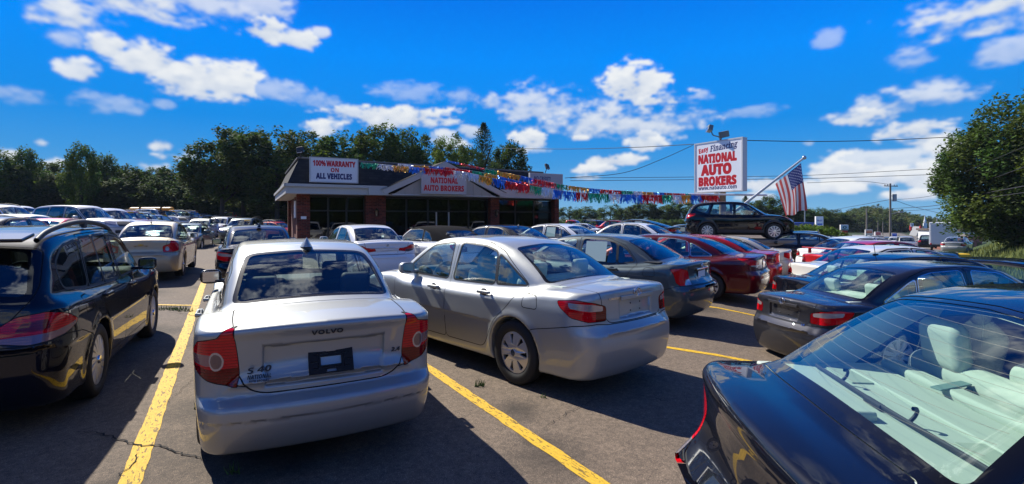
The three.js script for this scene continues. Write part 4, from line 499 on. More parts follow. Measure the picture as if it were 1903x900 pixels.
function pineGeo(seed) { const r = rng(seed), p = []; for (let k = 0; k < 24; k++) { const y = .12 + .86 * k / 24, R = (.30 + (1 - y) * .95) * (k > 20 ? (24 - k) / 4 : 1) * (.75 + .5 * r()), n = 7; for (let b = 0; b < n; b++) { const a = b / n * TAU + k * 1.3 + r() * .6, L = R * (.6 + .5 * r()); for (let i = 0; i < 26; i++) { const t = (i + r()) / 26, X = Math.cos(a) * L * t, Z = Math.sin(a) * L * t, Y = y + .05 * t - .03 * t * t + (r() - .5) * .03, s = .055 * (1.2 - t * .5), q = a + (r() - .5) * 2; p.push(X, Y, Z, X + Math.cos(q) * s * 2, Y + .03 * r(), Z + Math.sin(q) * s * 2, X + Math.cos(q + .6) * s, Y + .02 * r() - .012, Z + Math.sin(q + .6) * s); } } } const g = new THREE.BufferGeometry(); g.setAttribute('position', new THREE.Float32BufferAttribute(p, 3)); g.setAttribute('color', new THREE.Float32BufferAttribute(new Float32Array(p.length).fill(1), 3)); g.computeVertexNormals(); return g; }
const pines = [pineGeo(3)];
// column px, distance, half width in px, rows of crown top and bottom -> a tree with trunk, limbs and crown
function tree(name, label, group, px, Z, hw, yTop, yBot, kind, mat, turn = 0, geo) {
  const X = sx(px, Z), g = groundY(X, Z), top = hy(yTop, Z), low = Math.max(hy(yBot, Z), g + .3), W = hw / FP * Z, t = thing(name, label, 'tree', group, [X, g - .1, -Z], turn), ht = top - g;
  const limbs = [bar([0, 0, 0], [.1, ht * .62, 0], Math.max(.14, ht * .026), ht * .012, 9)]; const r = rng(Math.round(px * 7 + Z)); for (let i = 0; i < 5; i++) { const a = i * 1.35 + r(), y0 = ht * (.25 + .08 * i); limbs.push(bar([0, y0, 0], [Math.cos(a) * W * .6, y0 + ht * .22, Math.sin(a) * W * .6], ht * .011, ht * .004, 6)); }
  part('trunk', limbs, barkMat, t);
  const c = part('crown', geo || crowns[kind], mat, t); c.scale.set(W, (top - low) * .96, W); c.position.y = low - g + .1; c.rotation.y = turn * 3 + px; return t;
}
// ---------------------------------------------------------------- flat print for boards
function board(w, h, draw) { const c = document.createElement('canvas'); c.width = w; c.height = h; const x = c.getContext('2d'); draw(x, w, h); const t = new THREE.CanvasTexture(c); t.colorSpace = THREE.SRGBColorSpace; t.magFilter = THREE.LinearFilter; return t; }
function words(x, text, cx, cy, size, width, colour, font = 'bold', face = 'sans-serif', stroke = 0) { x.save(); x.font = `${font} ${size}px ${face}`; x.textAlign = 'center'; x.textBaseline = 'middle'; const m = x.measureText(text).width || 1; x.translate(cx, cy); x.scale(width / m, 1); x.fillStyle = colour; x.fillText(text, 0, 0); if (stroke) { x.strokeStyle = colour; x.lineWidth = stroke; x.lineJoin = 'round'; x.strokeText(text, 0, 0); } x.restore(); }
const noisy = (x, w, h, seed, a) => { const r = rng(seed); for (let i = 0; i < 900; i++) { x.fillStyle = `rgba(60,55,50,${r() * a})`; x.fillRect(r() * w, r() * h, 1 + r() * 3, 4 + r() * 40); } };
// ---------------------------------------------------------------- dealership: local x along the front, z towards the lot
const B = thing('dealership_building', 'low brick car dealership with dark shingled mansard roof and white gable', 'building', null, [-9.25, 0, -21], .4713);
const fU = (px, w) => { const k = (px - CX) / FP; return (k * (21 - .891 * w) + 9.25 - .454 * w) / (.891 - .454 * k); }, fH = (px, py, w) => hy(py, 21 - .891 * w + .454 * fU(px, w));
{
  const brickTex = dataTex(512, 512, (u, v) => { const row = Math.floor(v * 24), uu = u * 8 + (row & 1) * .5, fx = uu % 1, fy = v * 24 % 1, id = NT[(row * 131 + Math.floor(uu) % 8 * 977) & 65535], m = fx < .05 || fy < .14, k = .75 + id * .5 + (fbm(u * 40, v * 40, 3) - .5) * .4; return m ? [120, 104, 96] : [128 * k, 58 * k, 42 * k]; }, true, [.62, .62]);
  const brickBump = dataTex(512, 512, (u, v) => { const row = Math.floor(v * 24), uu = u * 8 + (row & 1) * .5, m = uu % 1 < .05 || v * 24 % 1 < .14; return m ? [40, 40, 40] : [200, 200, 200]; }, false, [.62, .62]);
  const brick = std({ map: brickTex, bumpMap: brickBump, bumpScale: .012, roughness: .92, color: lin(.62, .58, .56) });
  const shTex = dataTex(512, 512, (u, v) => { const row = Math.floor(v * 16), uu = u * 12 + (row & 1) * .5 + NT[row] * .3, id = NT[(row * 57 + Math.floor(uu) * 331) & 65535], e = v * 16 % 1 < .12 ? .5 : 1, k = (.7 + id * .6) * e; return [34 * k, 33 * k, 34 * k]; }, true, [.4, .4]);
  const shingle = std({ map: shTex, bumpMap: shTex, bumpScale: .015, roughness: .95 }), trim = std({ color: lin(.44, .44, .42), roughness: .6 }), sidingM = std({ color: lin(.36, .34, .30), roughness: .7 }), frameM = std({ color: lin(.02, .018, .016), roughness: .4, metalness: .4 }), inside = std({ color: lin(.025, .022, .02), roughness: .9 }), glassM = phys({ color: lin(.12, .12, .12), transmission: 1, thickness: 0, roughness: 0, ior: 1.5 });
  const uvBox = g => { const q = g.toNonIndexed(), p = q.attributes.position, n = q.attributes.normal, uv = q.attributes.uv; for (let i = 0; i < p.count; i++) uv.setXY(i, Math.abs(n.getX(i)) > .5 ? p.getZ(i) : p.getX(i), Math.abs(n.getY(i)) > .5 ? p.getZ(i) : p.getY(i)); return q; };
  const LEN = 13.3, EB = 2.80, FT = 3.08, D = 10;
  const blk = (u0, u1, y0, y1, w0, w1) => box(u1 - u0, y1 - y0, w1 - w0, (u0 + u1) / 2, (y0 + y1) / 2, (w0 + w1) / 2);
  // walls
  const wl = .62; part('wall', [uvBox(blk(wl, wl + .3, -.3, EB, -5, -1.35)), uvBox(blk(wl + .16, wl + .4, -.3, EB, -D, -5)), uvBox(blk(wl, LEN - .6, -.3, EB, -D - .3, -D)), uvBox(blk(LEN - .9, LEN - .6, -.3, EB, -D, -1.35))], brick, B);
  for (const [a, b] of [[552, 576], [680, 717], [912, 928], [1031, 1039]]) part('pillar', uvBox(blk(fU(a, -.7), fU(b, -.7), -.3, EB - .02, -1.35, -.7)), brick, B);
  // storefront windows between the pillars
  [[576, 680, 3], [717, 912, 5], [928, 1031, 3]].forEach(([a, b, n]) => {
    const u0 = fU(a, -.7), u1 = fU(b, -.7), o = part('window', [blk(u0, u1, EB - .12, EB - .02, -1.16, -1.04), blk(u0, u1, .0, .42, -1.16, -1.04), ...Array.from({ length: n + 1 }, (_, i) => { const u = u0 + (u1 - u0) * i / n; return blk(u - .035, u + .035, .42, EB - .12, -1.15, -1.05); }), blk(u0, u1, 2.05, 2.11, -1.14, -1.06)], frameM, B); o.name = 'window_frame';
    for (let i = 0; i < n; i++) part('pane', [blk(u0 + (u1 - u0) * i / n + .036, u0 + (u1 - u0) * (i + 1) / n - .036, .43, EB - .13, -1.104, -1.096)], glassM, o);
  });
  part('entrance_door', [blk(fU(810, -1), fU(812, -1), .1, 2.05, -1.05, -.99), blk(fU(833, -1), fU(835, -1), .1, 2.05, -1.05, -.99), blk(fU(810, -1), fU(835, -1), 1.0, 1.08, -1.04, -1.0)], trim, B);
  part('showroom_floor', [blk(wl + .35, LEN - .95, -.1, .12, -D, -1.2)], inside, B); part('ceiling', blk(wl + .35, LEN - .95, EB - .06, EB - .03, -D, -1.2), inside, B); part('partition', [blk(wl + .42, LEN - .95, .12, EB - .07, -5.2, -5.1), blk(3.3, 3.4, .12, EB - .07, -5, -2.4), blk(9.5, 9.6, .12, EB - .07, -5, -2.4)], inside, B);
  for (const [u, w, h] of [[2.2, 1.5, .75], [5, 1.3, .75], [8.2, 1.4, .78], [10.9, 1.5, .75]]) part('desk', [rbox(w, .05, .7, .015, u, h + .1, -3.6), box(.05, h, .6, u - w / 2 + .1, h / 2 + .1, -3.6), box(.05, h, .6, u + w / 2 - .1, h / 2 + .1, -3.6)], std({ color: lin(.2, .12, .06), roughness: .6 }), B);
  for (const [u, y] of [[5.6, 1.7], [6.1, 1.75], [1.9, 1.5]]) part('wall_notice', box(.35, .45, .01, u, y, -5.09), M.white, B);
  // eaves and mansard
  part('soffit', [blk(.05, LEN - .05, EB - .02, EB + .02, -1.3, -.05), blk(.05, .7, EB - .02, EB + .018, -D - .2, -1.3), blk(LEN - .7, LEN - .05, EB - .02, EB + .018, -D - .2, -1.3)], trim, B);
  for (const g of [blk(0, fU(722, 0), EB - .03, FT, -.05, 0), blk(fU(938, 0), LEN, EB - .03, FT, -.05, 0), blk(-.05, 0, EB - .03, FT, -D - .5, 0), blk(LEN, LEN + .05, EB - .03, FT, -D - .5, 0)]) part('fascia', g, trim, B);
  for (const g of [blk(-.1, 4.1, FT - .02, FT + .1, .0, .1), blk(9.7, LEN + .1, FT - .02, FT + .1, .0, .1), blk(-.12, -.05, FT - .02, FT + .1, -D - .5, .1), blk(LEN + .05, LEN + .12, FT - .02, FT + .1, -D - .5, .1)]) part('gutter', g, trim, B);
  const slope = (q, f) => { const g = new THREE.BufferGeometry(), ix = [0, 1, 2, 0, 2, 3]; g.setAttribute('position', new THREE.Float32BufferAttribute(q.flat(), 3)); g.setAttribute('uv', new THREE.Float32BufferAttribute(q.flatMap(p => [f ? p[2] : p[0], p[1] * 1.3]), 2)); g.setIndex(ix); g.computeVertexNormals(); return g; };
  const RT = 4.36, R2 = 4.22, a = [[-.02, FT + .02, .0], [LEN + .02, FT + .02, 0], [LEN - .5, R2, -1.1], [.55, RT, -1.1]], bk = [[-.02, FT + .02, -D - .5], [LEN + .02, FT + .02, -D - .5], [LEN - .5, R2, -D], [.55, RT, -D]];
  part('roof', [slope(a), slope([bk[0], a[0], a[3], bk[3]], 1), slope([a[1], bk[1], bk[2], a[2]], 1), slope([bk[1], bk[0], bk[3], bk[2]]), slope([[.55, RT - .05, -1.1], [LEN - .5, R2 - .05, -1.1], bk[2], bk[3]])], shingle, B);
  part('roof_edge', [bar([.5, RT + .01, -1.1], [LEN - .45, R2 + .01, -1.1], .05, .05, 6), bar([.5, RT + .01, -1.1], [.5, RT + .01, -D], .05, .05, 6)], std({ color: lin(.10, .10, .105), roughness: .7 }), B);
  // gable over the entrance
  const gl = 4.02, gr = 9.75, gc = 6.82, gt = 4.38, tri = new THREE.Shape(); tri.moveTo(gl + .35, EB + .02); tri.lineTo(gr - .35, EB + .02); tri.lineTo(gc, gt - .16); tri.closePath();
  const tg = new THREE.ExtrudeGeometry(tri, { depth: .06, bevelEnabled: false }); tg.translate(0, 0, -.02); const sd = part('gable_siding', tg, sidingM, B);
  for (let u = gl + .9; u < gr - .6; u += .42) { const top = EB + .02 + (gt - EB - .18) * (1 - Math.abs(u - gc) / (u < gc ? gc - gl - .35 : gr - gc - .35)); if (top - EB > .12) part('batten', blk(u - .02, u + .02, EB + .03, top, .04, .058), sidingM, sd); }
  const rake = (u0, y0, u1, y1, w, h) => { const L = Math.hypot(u1 - u0, y1 - y0); return box(L, h, .14, (u0 + u1) / 2, (y0 + y1) / 2, w, 0, 0, Math.atan2(y1 - y0, u1 - u0)); };
  part('rake_board', [rake(gl - .1, EB + .10, gc + .03, gt - .09, .09, .24), rake(gr + .1, EB + .098, gc - .03, gt - .092, .092, .24), blk(gl - .75, gl + .1, EB - .03, EB + .26, -.0, .13), blk(gr - .1, gr + .75, EB - .03, EB + .26, -.0, .13), blk(gl + .3, gr - .3, EB - .02, EB + .05, -.3, .045)], trim, B);
  const rf = (u0, y0, u1, y1) => slope([[u0, y0, .2], [u1, y1, .2], [u1, y1, -2.6], [u0, y0, -2.6]], 1); part('gable_roof', [rf(gl - .25, EB + .2, gc, gt + .05), rf(gc, gt + .05, gr + .25, EB + .2)], shingle, B);
  // boards and fittings fixed to the front: things of their own
  const rot = B.rotation.y, at3 = (u, y, w) => new THREE.Vector3(u, y, w).applyAxisAngle(new THREE.Vector3(0, 1, 0), rot).add(B.position).toArray();
  const sign = (name, label, u0, u1, y0, y1, w, tex, rough = .5) => { const o = thing(name, label, 'sign', null, at3((u0 + u1) / 2, y0, w), rot), W = u1 - u0, H = y1 - y0; part('sign_case', [rbox(W, H, .16, .02, 0, H / 2, -.08), box(W + .03, .04, .05, 0, H - .02, .0), box(W + .03, .04, .05, 0, .02, 0), box(.04, H - .08, .05, -W / 2 + .005, H / 2, 0), box(.04, H - .08, .05, W / 2 - .005, H / 2, 0)], std({ color: lin(.5, .5, .5), roughness: .5 }), o); const f = new THREE.PlaneGeometry(W - .07, H - .08); f.translate(0, H / 2, .004); part('sign_face', f, std({ map: tex, roughness: rough }), o); return o; };
  const RED = '#c01420', NAVY = '#171b5c';
  sign('roof_sign', 'white board reading 100% warranty on all vehicles on the roof', fU(575, 0), fU(664, 0), fH(620, 340, 0), fH(620, 294, 0), .12, board(512, 270, (x, w, h) => { x.fillStyle = '#d6d8dc'; x.fillRect(0, 0, w, h); noisy(x, w, h, 3, .05); words(x, '100%', 92, 60, 84, 140, RED, 'bold', 'sans-serif', 6); words(x, 'WARRANTY', 330, 60, 84, 322, RED, 'bold', 'sans-serif', 8); words(x, 'ON', 262, 134, 66, 96, RED, 'bold', 'sans-serif', 3); words(x, 'ALL VEHICLES', 256, 208, 84, 396, NAVY, 'bold', 'sans-serif', 8); }));
  sign('gable_sign', 'wide white board with red dealer name under the white gable', 5.63, 7.80, fH(821, 361, .1), fH(821, 325, .1), .24, board(512, 220, (x, w, h) => { x.fillStyle = '#b2b3b4'; x.fillRect(0, 0, w, h); noisy(x, w, h, 4, .05); words(x, 'NATIONAL', 256, 64, 92, 330, RED, 'bold', 'sans-serif', 7); words(x, 'AUTO BROKERS', 256, 160, 92, 480, RED, 'bold', 'sans-serif', 7); }));
  sign('credit_sign', 'pale board half hidden behind the tinsel at the right roof end', 11.35, 13.3, fH(1015, 356, 0), fH(1015, 323, 0), .12, board(512, 220, (x, w, h) => { x.fillStyle = '#a2a5aa'; x.fillRect(0, 0, w, h); noisy(x, w, h, 5, .05); words(x, 'NO CREDIT!', 190, 60, 70, 270, NAVY, 'bold', 'sans-serif', 2); words(x, 'BAD', 205, 150, 66, 110, NAVY, 'bold', 'sans-serif', 2); }));
  for (const [u, w, l, dir] of [[.62, -1.0, 'grey floodlight on the left end of the dark roof', -1], [12.9, -1.0, 'dark floodlight above the right end of the dark roof', 1]]) { const o = thing('roof_floodlight', l, 'floodlight', null, at3(u, u < 5 ? RT : R2, w), rot); part('arm', bar([0, -.05, 0], [.05 * dir, .22, .1], .02), frameM, o); part('lamp_head', [rbox(.28, .30, .12, .03, .06 * dir, .32, .14, -.5, .4 * dir, 0)], M.plastic, o); part('lamp_glass', rbox(.22, .22, .01, .004, .06 * dir + .026 * dir, .29, .196, -.5, .4 * dir, 0), M.silverTrim, o); }
  for (const [px, l] of [[699, 'black coach lantern on the brick pillar left of the entrance'], [921, 'black coach lantern on the narrow brick pillar right of the entrance']]) { const o = thing('wall_lantern', l, 'wall lamp', null, at3(fU(px, -.7), 1.75, -.58), rot); part('bracket', [box(.08, .3, .03, 0, .25, -.1), bar([0, .42, -.1], [0, .42, .0], .012)], frameM, o); const c = new THREE.CylinderGeometry(.1, .06, .26, 6, 1, true); c.translate(0, .22, 0); part('lantern_glass', c, M.glassDark, o); const k = new THREE.ConeGeometry(.13, .12, 6); k.translate(0, .41, 0); const b = new THREE.CylinderGeometry(.06, .04, .03, 6); b.translate(0, .08, 0); part('lantern_cap', k, frameM, o); part('lantern_base', b, frameM, o); }
  const ws = thing('wall_notice_board', 'narrow white notice board on the brick side wall', 'notice board', null, at3(wl - .03, 1.75, -4.1), rot); part('panel', rbox(.04, .85, .9, .01, 0, .42, 0), M.white, ws);
  part('frame', [box(.05, .05, .95, 0, .86, 0), box(.05, .05, .95, 0, -.01, 0)], M.plastic, ws);
  const hb = thing('number_plate_sign', 'small white plate on the front brick corner pillar', 'plate', null, at3(fU(564, -.7), fH(564, 403, -.7) - .1, -.685), rot); part('plate', rbox(.22, .12, .02, .005, 0, .06, 0), M.white, hb);
}
// ---------------------------------------------------------------- big roadside sign on a timber post
{
  const A = [sx(1291, 29.4), hy(357, 29.4), 29.4], C = [sx(1381, 26.8), hy(358, 26.8), 26.8], W = Math.hypot(C[0] - A[0], C[2] - A[2]), th = Math.atan2(C[2] - A[2], C[0] - A[0]), H = 101 / FP * 26.8, cx = (A[0] + C[0]) / 2, cz = (A[2] + C[2]) / 2, y0 = (A[1] + C[1]) / 2, g = groundY(cx, cz);
  const o = thing('pylon_sign', 'tall white box sign with red dealer name on a timber post', 'sign', null, [cx, g, -cz], th), b = y0 - g;
  const tex = board(1024, 860, (x, w, h) => { x.fillStyle = '#fafafa'; x.fillRect(0, 0, w, h); noisy(x, w, h, 8, .02); const R = '#cf0f1c', N = '#1a1f63'; x.save(); x.translate(185, 118); x.rotate(-.16); words(x, 'Easy', 0, 0, 112, 226, R, 'bold', 'sans-serif', 8); x.restore(); x.save(); x.translate(630, 96); x.rotate(-.05); words(x, 'Financing', 0, 0, 140, 590, N, 'italic bold', 'serif', 6); x.restore(); words(x, 'NATIONAL', 490, 282, 200, 860, R, 'bold', 'sans-serif', 24); words(x, 'AUTO', 480, 482, 236, 670, R, 'bold', 'sans-serif', 28); words(x, 'BROKERS', 490, 684, 200, 850, R, 'bold', 'sans-serif', 24); words(x, 'www.nabauto.com', 498, 798, 92, 860, N, 'bold', 'sans-serif', 3); });
  const cs = std({ color: lin(.62, .62, .62), roughness: .45 });
  part('sign_case', [rbox(W, H, .36, .03, 0, b + H / 2, -.20), box(W - .06, .07, .05, 0, b + H - .035, .0), box(W - .06, .07, .05, 0, b + .035, 0), box(.07, H, .05, -W / 2 + .035, b + H / 2, .002), box(.07, H, .05, W / 2 - .035, b + H / 2, .002)], cs, o);
  const f = new THREE.PlaneGeometry(W - .14, H - .14); f.translate(0, b + H / 2, .004); part('sign_face', f, std({ map: tex, roughness: .4 }), o);
  part('post', [bar([.1, 0, -.29], [.1, b + .05, -.29], .19, .17, 14)], std({ color: lin(.30, .21, .12), roughness: .9, bumpMap: asphaltBump, bumpScale: .01 }), o);
  const fl = thing('sign_floodlights', 'pair of grey floodlights on a bent arm above the white sign', 'floodlight', null, [cx, g + b + H, -cz], th), gm = std({ color: lin(.16, .19, .20), roughness: .5, metalness: .5 });
  part('arm', [tube([[.0, -.06, -.25], [-.05, .2, -.2], [-.3, .34, .0], [-.34, .62, .1]], .035, 14), bar([0, -.05, -.25], [.12, .25, -.2], .03)], gm, fl);
  part('lamp_head', [rbox(.42, .34, .26, .04, -.42, .70, .12, -.3, -.6, 0)], gm, fl); part('lamp_head', [rbox(.50, .34, .26, .04, .25, .32, -.2, .25, .9, 0)], gm, fl); part('lamp_glass', [rbox(.34, .26, .02, .008, -.50, .66, .25, -.3, -.6, 0)], M.silverTrim, fl);
  // white cross bar under the sign
  const p0 = [sx(1280, 27.6), hy(361, 27.6), -27.6], p1 = [sx(1426, 27), hy(363, 27), -27], cb = thing('cross_bar', 'white horizontal pipe carrying the tinsel under the sign', 'pipe', null, p0); part('pipe', bar([0, 0, 0], [p1[0] - p0[0], p1[1] - p0[1], p1[2] - p0[2]], .05), M.white, cb); part('clamp', rbox(.2, .2, .2, .03, (p1[0] - p0[0]) * .41, 0, -.3), M.plastic, cb);
}
// ---------------------------------------------------------------- flag on a slanted pole
{
  const z = 25, a = [sx(1378, z), hy(384, z)], b = [sx(1495, z), hy(293, z)], px = (p, y) => [sx(p, z) - a[0], hy(y, z) - a[1]], o = thing('flag_pole', 'slanted white pole reaching out over the black SUV', 'flag pole', null, [a[0], a[1], -z]);
  const e = [b[0] - a[0], b[1] - a[1]]; part('pole', bar([-e[0] * .28, -e[1] * .28, -.02], [e[0], e[1], 0], .075, .05, 12), std({ color: lin(.6, .6, .58), roughness: .35, metalness: .3 }), o); const k = new THREE.SphereGeometry(.1, 14, 10); k.translate(e[0], e[1], 0); part('finial', k, M.silverTrim, o);
  part('base_post', bar([-e[0] * .28, -e[1] * .28 + .05, -.02], [-e[0] * .28, -3.2, -.02], .09, .1, 10), M.white, o);
  const tex = board(1024, 640, (x, w, h) => { for (let i = 0; i < 13; i++) { x.fillStyle = i % 2 ? '#ece8e4' : '#cf5a52'; x.fillRect(0, i * h / 13, w, h / 13 + 1); } x.fillStyle = '#2c3470'; x.fillRect(0, 0, w * .4, h * 7 / 13); x.fillStyle = '#e8e8ee'; for (let r = 0; r < 9; r++) for (let c = 0; c < (r % 2 ? 5 : 6); c++) { const X = w * .4 * ((c + (r % 2 ? 1 : .5)) / 6), Y = h * 7 / 13 * ((r + .9) / 9.8); x.beginPath(); for (let q = 0; q < 10; q++) { const R = q % 2 ? 6 : 15, A = -Math.PI / 2 + q * Math.PI / 5; x[q ? 'lineTo' : 'moveTo'](X + R * Math.cos(A), Y + R * Math.sin(A)); } x.closePath(); x.fill(); } });
  // corners: hoist lies along the pole (top of the flag at the outer end)
  const T0 = px(1489, 303), T1 = px(1441, 342), F0 = px(1497, 392), F1 = px(1461, 403), N = 40, Mm = 34, p = [], uv = [], ix = [];
  for (let i = 0; i <= N; i++) for (let j = 0; j <= Mm; j++) { const s = i / N, t = j / Mm; // s down the fly, t across from the top edge
    const X = (T0[0] * (1 - t) + T1[0] * t) * (1 - s) + (F0[0] * (1 - t) + F1[0] * t) * s + .10 * Math.sin(s * 3.1 + t * 2) * s, Y = (T0[1] * (1 - t) + T1[1] * t) * (1 - s) + (F0[1] * (1 - t) + F1[1] * t) * s + .06 * Math.sin(t * 9) * s; p.push(X, Y, .09 * Math.sin(t * 13 + s * 1.6) * (.2 + s) + .08 * Math.sin(t * 5 - s * 4) * s); uv.push(s, 1 - t); if (i < N && j < Mm) { const q = i * (Mm + 1) + j; ix.push(q, q + 1, q + Mm + 1, q + 1, q + Mm + 2, q + Mm + 1); } }
  const g = new THREE.BufferGeometry(); g.setAttribute('position', new THREE.Float32BufferAttribute(p, 3)); g.setAttribute('uv', new THREE.Float32BufferAttribute(uv, 2)); g.setIndex(ix); g.computeVertexNormals();
  const f = part('flag', g, phys({ map: tex, roughness: .85, transmission: .35, thickness: 0, side: THREE.DoubleSide }), scene); f.position.set(a[0], a[1], -z); tag(f, 'striped American flag hanging from the slanted white pole', 'flag');
}
// ---------------------------------------------------------------- tinsel streamers
{
  const foil = [[.75, .02, .03], [.02, .42, .22], [.75, .75, .78], [.80, .42, .05], [.03, .22, .70], [.70, .03, .02]].map(c => std({ color: lin(...c), roughness: .3, metalness: .55, side: THREE.DoubleSide }));
  const cord = std({ color: lin(.5, .5, .5), roughness: .6 });
  const run = (label, pts, len, seed, step = .62) => {
    const P = pts.map(([x, y, z]) => new THREE.Vector3(sx(x, z), hy(y, z), -z)), c = new THREE.CatmullRomCurve3(P), L = c.getLength(), o = thing('tinsel_streamer', label, 'streamer', 'tinsel streamers between roof and sign', P[0].toArray()), r = rng(seed);
    const t = new THREE.TubeGeometry(c, 80, .012, 4); t.translate(-P[0].x, -P[0].y, -P[0].z); part('cord', t, cord, o);
    const n = Math.round(L / step); for (let k = 0; k < n; k++) { const p = [], m = foil[Math.floor(k + seed + (r() < .2 ? 1 : 0)) % 6]; const l1 = typeof len === 'function' ? len(k / n) : len;
      for (let i = 0; i < 54; i++) { const q = c.getPointAt(clamp((k + r() * 1.04) / n, 0, 1)).sub(P[0]), l = l1 * (.35 + .6 * r()), w = .013 + .014 * r(); let x = q.x, y = q.y + .02, z = q.z, a = r() * TAU, dx = (r() - .5) * .12, dz = (r() - .5) * .25; for (let s = 0; s < 3; s++) { const a2 = a + (r() - .5) * 1.6, x2 = x + dx * .4, y2 = y - l / 3, z2 = z + dz * .4, c1 = Math.cos(a) * w, s1 = Math.sin(a) * w, c2 = Math.cos(a2) * w, s2 = Math.sin(a2) * w; p.push(x - c1, y, z - s1, x + c1, y, z + s1, x2 + c2, y2, z2 + s2, x - c1, y, z - s1, x2 + c2, y2, z2 + s2, x2 - c2, y2, z2 - s2); x = x2; y = y2; z = z2; a = a2; dx += (r() - .5) * .15; } }
      const g = new THREE.BufferGeometry(); g.setAttribute('position', new THREE.Float32BufferAttribute(p, 3)); g.computeVertexNormals(); part('tinsel_tuft', g, m, o); }
  };
  run('lowest tinsel streamer running from the warranty sign to the big sign', [[672, 303, 20.6], [765, 311, 21.2], [860, 320, 22], [930, 335, 22.8], [985, 345, 23.4], [1050, 356, 24.2], [1120, 361, 25], [1210, 363, 26], [1335, 364, 27.6]], t => .26 + .26 * Math.min(1, t * 2), 1);
  run('short tinsel streamer in front of the gable peak', [[740, 305, 21.4], [800, 310, 21.8], [850, 314, 22.2], [905, 323, 22.9], [950, 334, 23.5], [1010, 347, 24.4]], .28, 2);
  run('upper tinsel streamer curving from the gable peak to the big sign', [[828, 298, 23.6], [870, 307, 23.9], [920, 318, 24.3], [985, 331, 24.9], [1040, 343, 25.5], [1110, 352, 26.2], [1190, 357, 26.9], [1330, 363, 27.9]], t => t < .1 ? .13 : .28 + .1 * t, 4);
}
// ---------------------------------------------------------------- trees behind the lot
const farL = 'trees behind the left lot', mid = 'trees behind the building', farR = 'trees beyond the lot on the horizon';
const T = (l, g, px, Z, hw, y0, y1, k, m, s = 0) => tree('tree', l, g, px, Z, hw, y0, y1, k, m, s);
[[ -8, 62, 50, 282, 395, 2, leaf.mid, 'leafy tree at the far left edge of the picture'], [48, 66, 34, 276, 396, 2, leaf.mid, 'slender tree second from the far left behind the white SUVs'], [100, 72, 44, 305, 398, 1, leaf.dark, 'lower rounded tree filling the gap left of the tall poplar'], [150, 60, 36, 268, 396, 2, leaf.mid, 'tall ragged poplar rising above the left tree line'], [196, 66, 34, 288, 398, 2, leaf.mid, 'poplar with a pointed top right of the tallest one'], [240, 70, 46, 306, 398, 0, leaf.dark, 'dark tree above the car with the orange roof load'], [288, 74, 44, 312, 398, 1, leaf.mid, 'bushy tree above the blue parked cars'], [330, 72, 42, 308, 396, 0, leaf.dark, 'dark round tree just left of the tall grove'], [365, 70, 34, 316, 396, 3, leaf.dark, 'low dark tree at the foot of the tall grove']].forEach(([px, z, hw, y0, y1, k, m, l], i) => T(l, farL, px, z, hw, y0, y1, k, m, i * .7));
// thick dark growth under the left trees
{ const P = [], r = rng(8), dummy = new THREE.Object3D(), im = new THREE.InstancedMesh(crowns[3], leaf.dark, 54); for (let i = 0; i < 54; i++) { const px = -60 + i * 13 + r() * 10, z = 64 + r() * 12, X = sx(px, z), s = 2.6 + r() * 2.4; dummy.position.set(X, groundY(X, z) - .4, -z); dummy.scale.set(s, s * (1.0 + r() * .8), s); dummy.rotation.y = r() * 6; dummy.updateMatrix(); im.setMatrixAt(i, dummy.matrix); } im.name = 'undergrowth'; im.castShadow = im.receiveShadow = true; scene.add(im); tag(im, 'dense dark undergrowth below the trees behind the left lot', 'undergrowth', null, 'stuff'); }
[[412, 56, 68, 240, 372, 1, leaf.dark, 'broad dark tree at the left end of the tall grove'], [452, 60, 60, 236, 380, 0, leaf.mid, 'tall tree behind the left corner of the shingled roof'], [515, 58, 76, 238, 380, 0, leaf.dark, 'wide dark oak rising above the warranty board'], [575, 64, 60, 246, 380, 1, leaf.dark, 'tree in the dip right of the wide dark oak'], [640, 60, 66, 246, 380, 0, leaf.mid, 'full tree rising behind the warranty board'], [705, 58, 66, 234, 380, 2, leaf.mid, 'bright feathery tree with upright tips behind the roof'], [752, 60, 52, 242, 380, 2, leaf.mid, 'upright tree left of the airy light tree'], [792, 64, 44, 252, 380, 1, leaf.dark, 'small dark tree between feathery tree and airy tree'], [836, 54, 36, 240, 330, 3, leaf.light, 'airy light green tree behind the gable peak'], [868, 66, 44, 272, 380, 0, leaf.dark, 'dark low tree at the foot of the tall pine'], [946, 60, 42, 262, 380, 0, leaf.dark, 'round tree right of the pine at the end of the grove']].forEach(([px, z, hw, y0, y1, k, m, l], i) => T(l, mid, px, z, hw, y0, y1, k, m, i * .9 + 1));
{ const t = tree('pine_tree', 'tall dark pine with a bare pale trunk behind the gable', 'pines', 899, 50, 30, 222, 330, 0, leafMat(.04, .075, .026), .4, pines[0]); }
tree('pine_tree', 'small dark spruce just right of the timber sign post', 'pines', 1386, 62, 13, 362, 402, 0, leafMat(.04, .075, .026), .2, pines[0]);
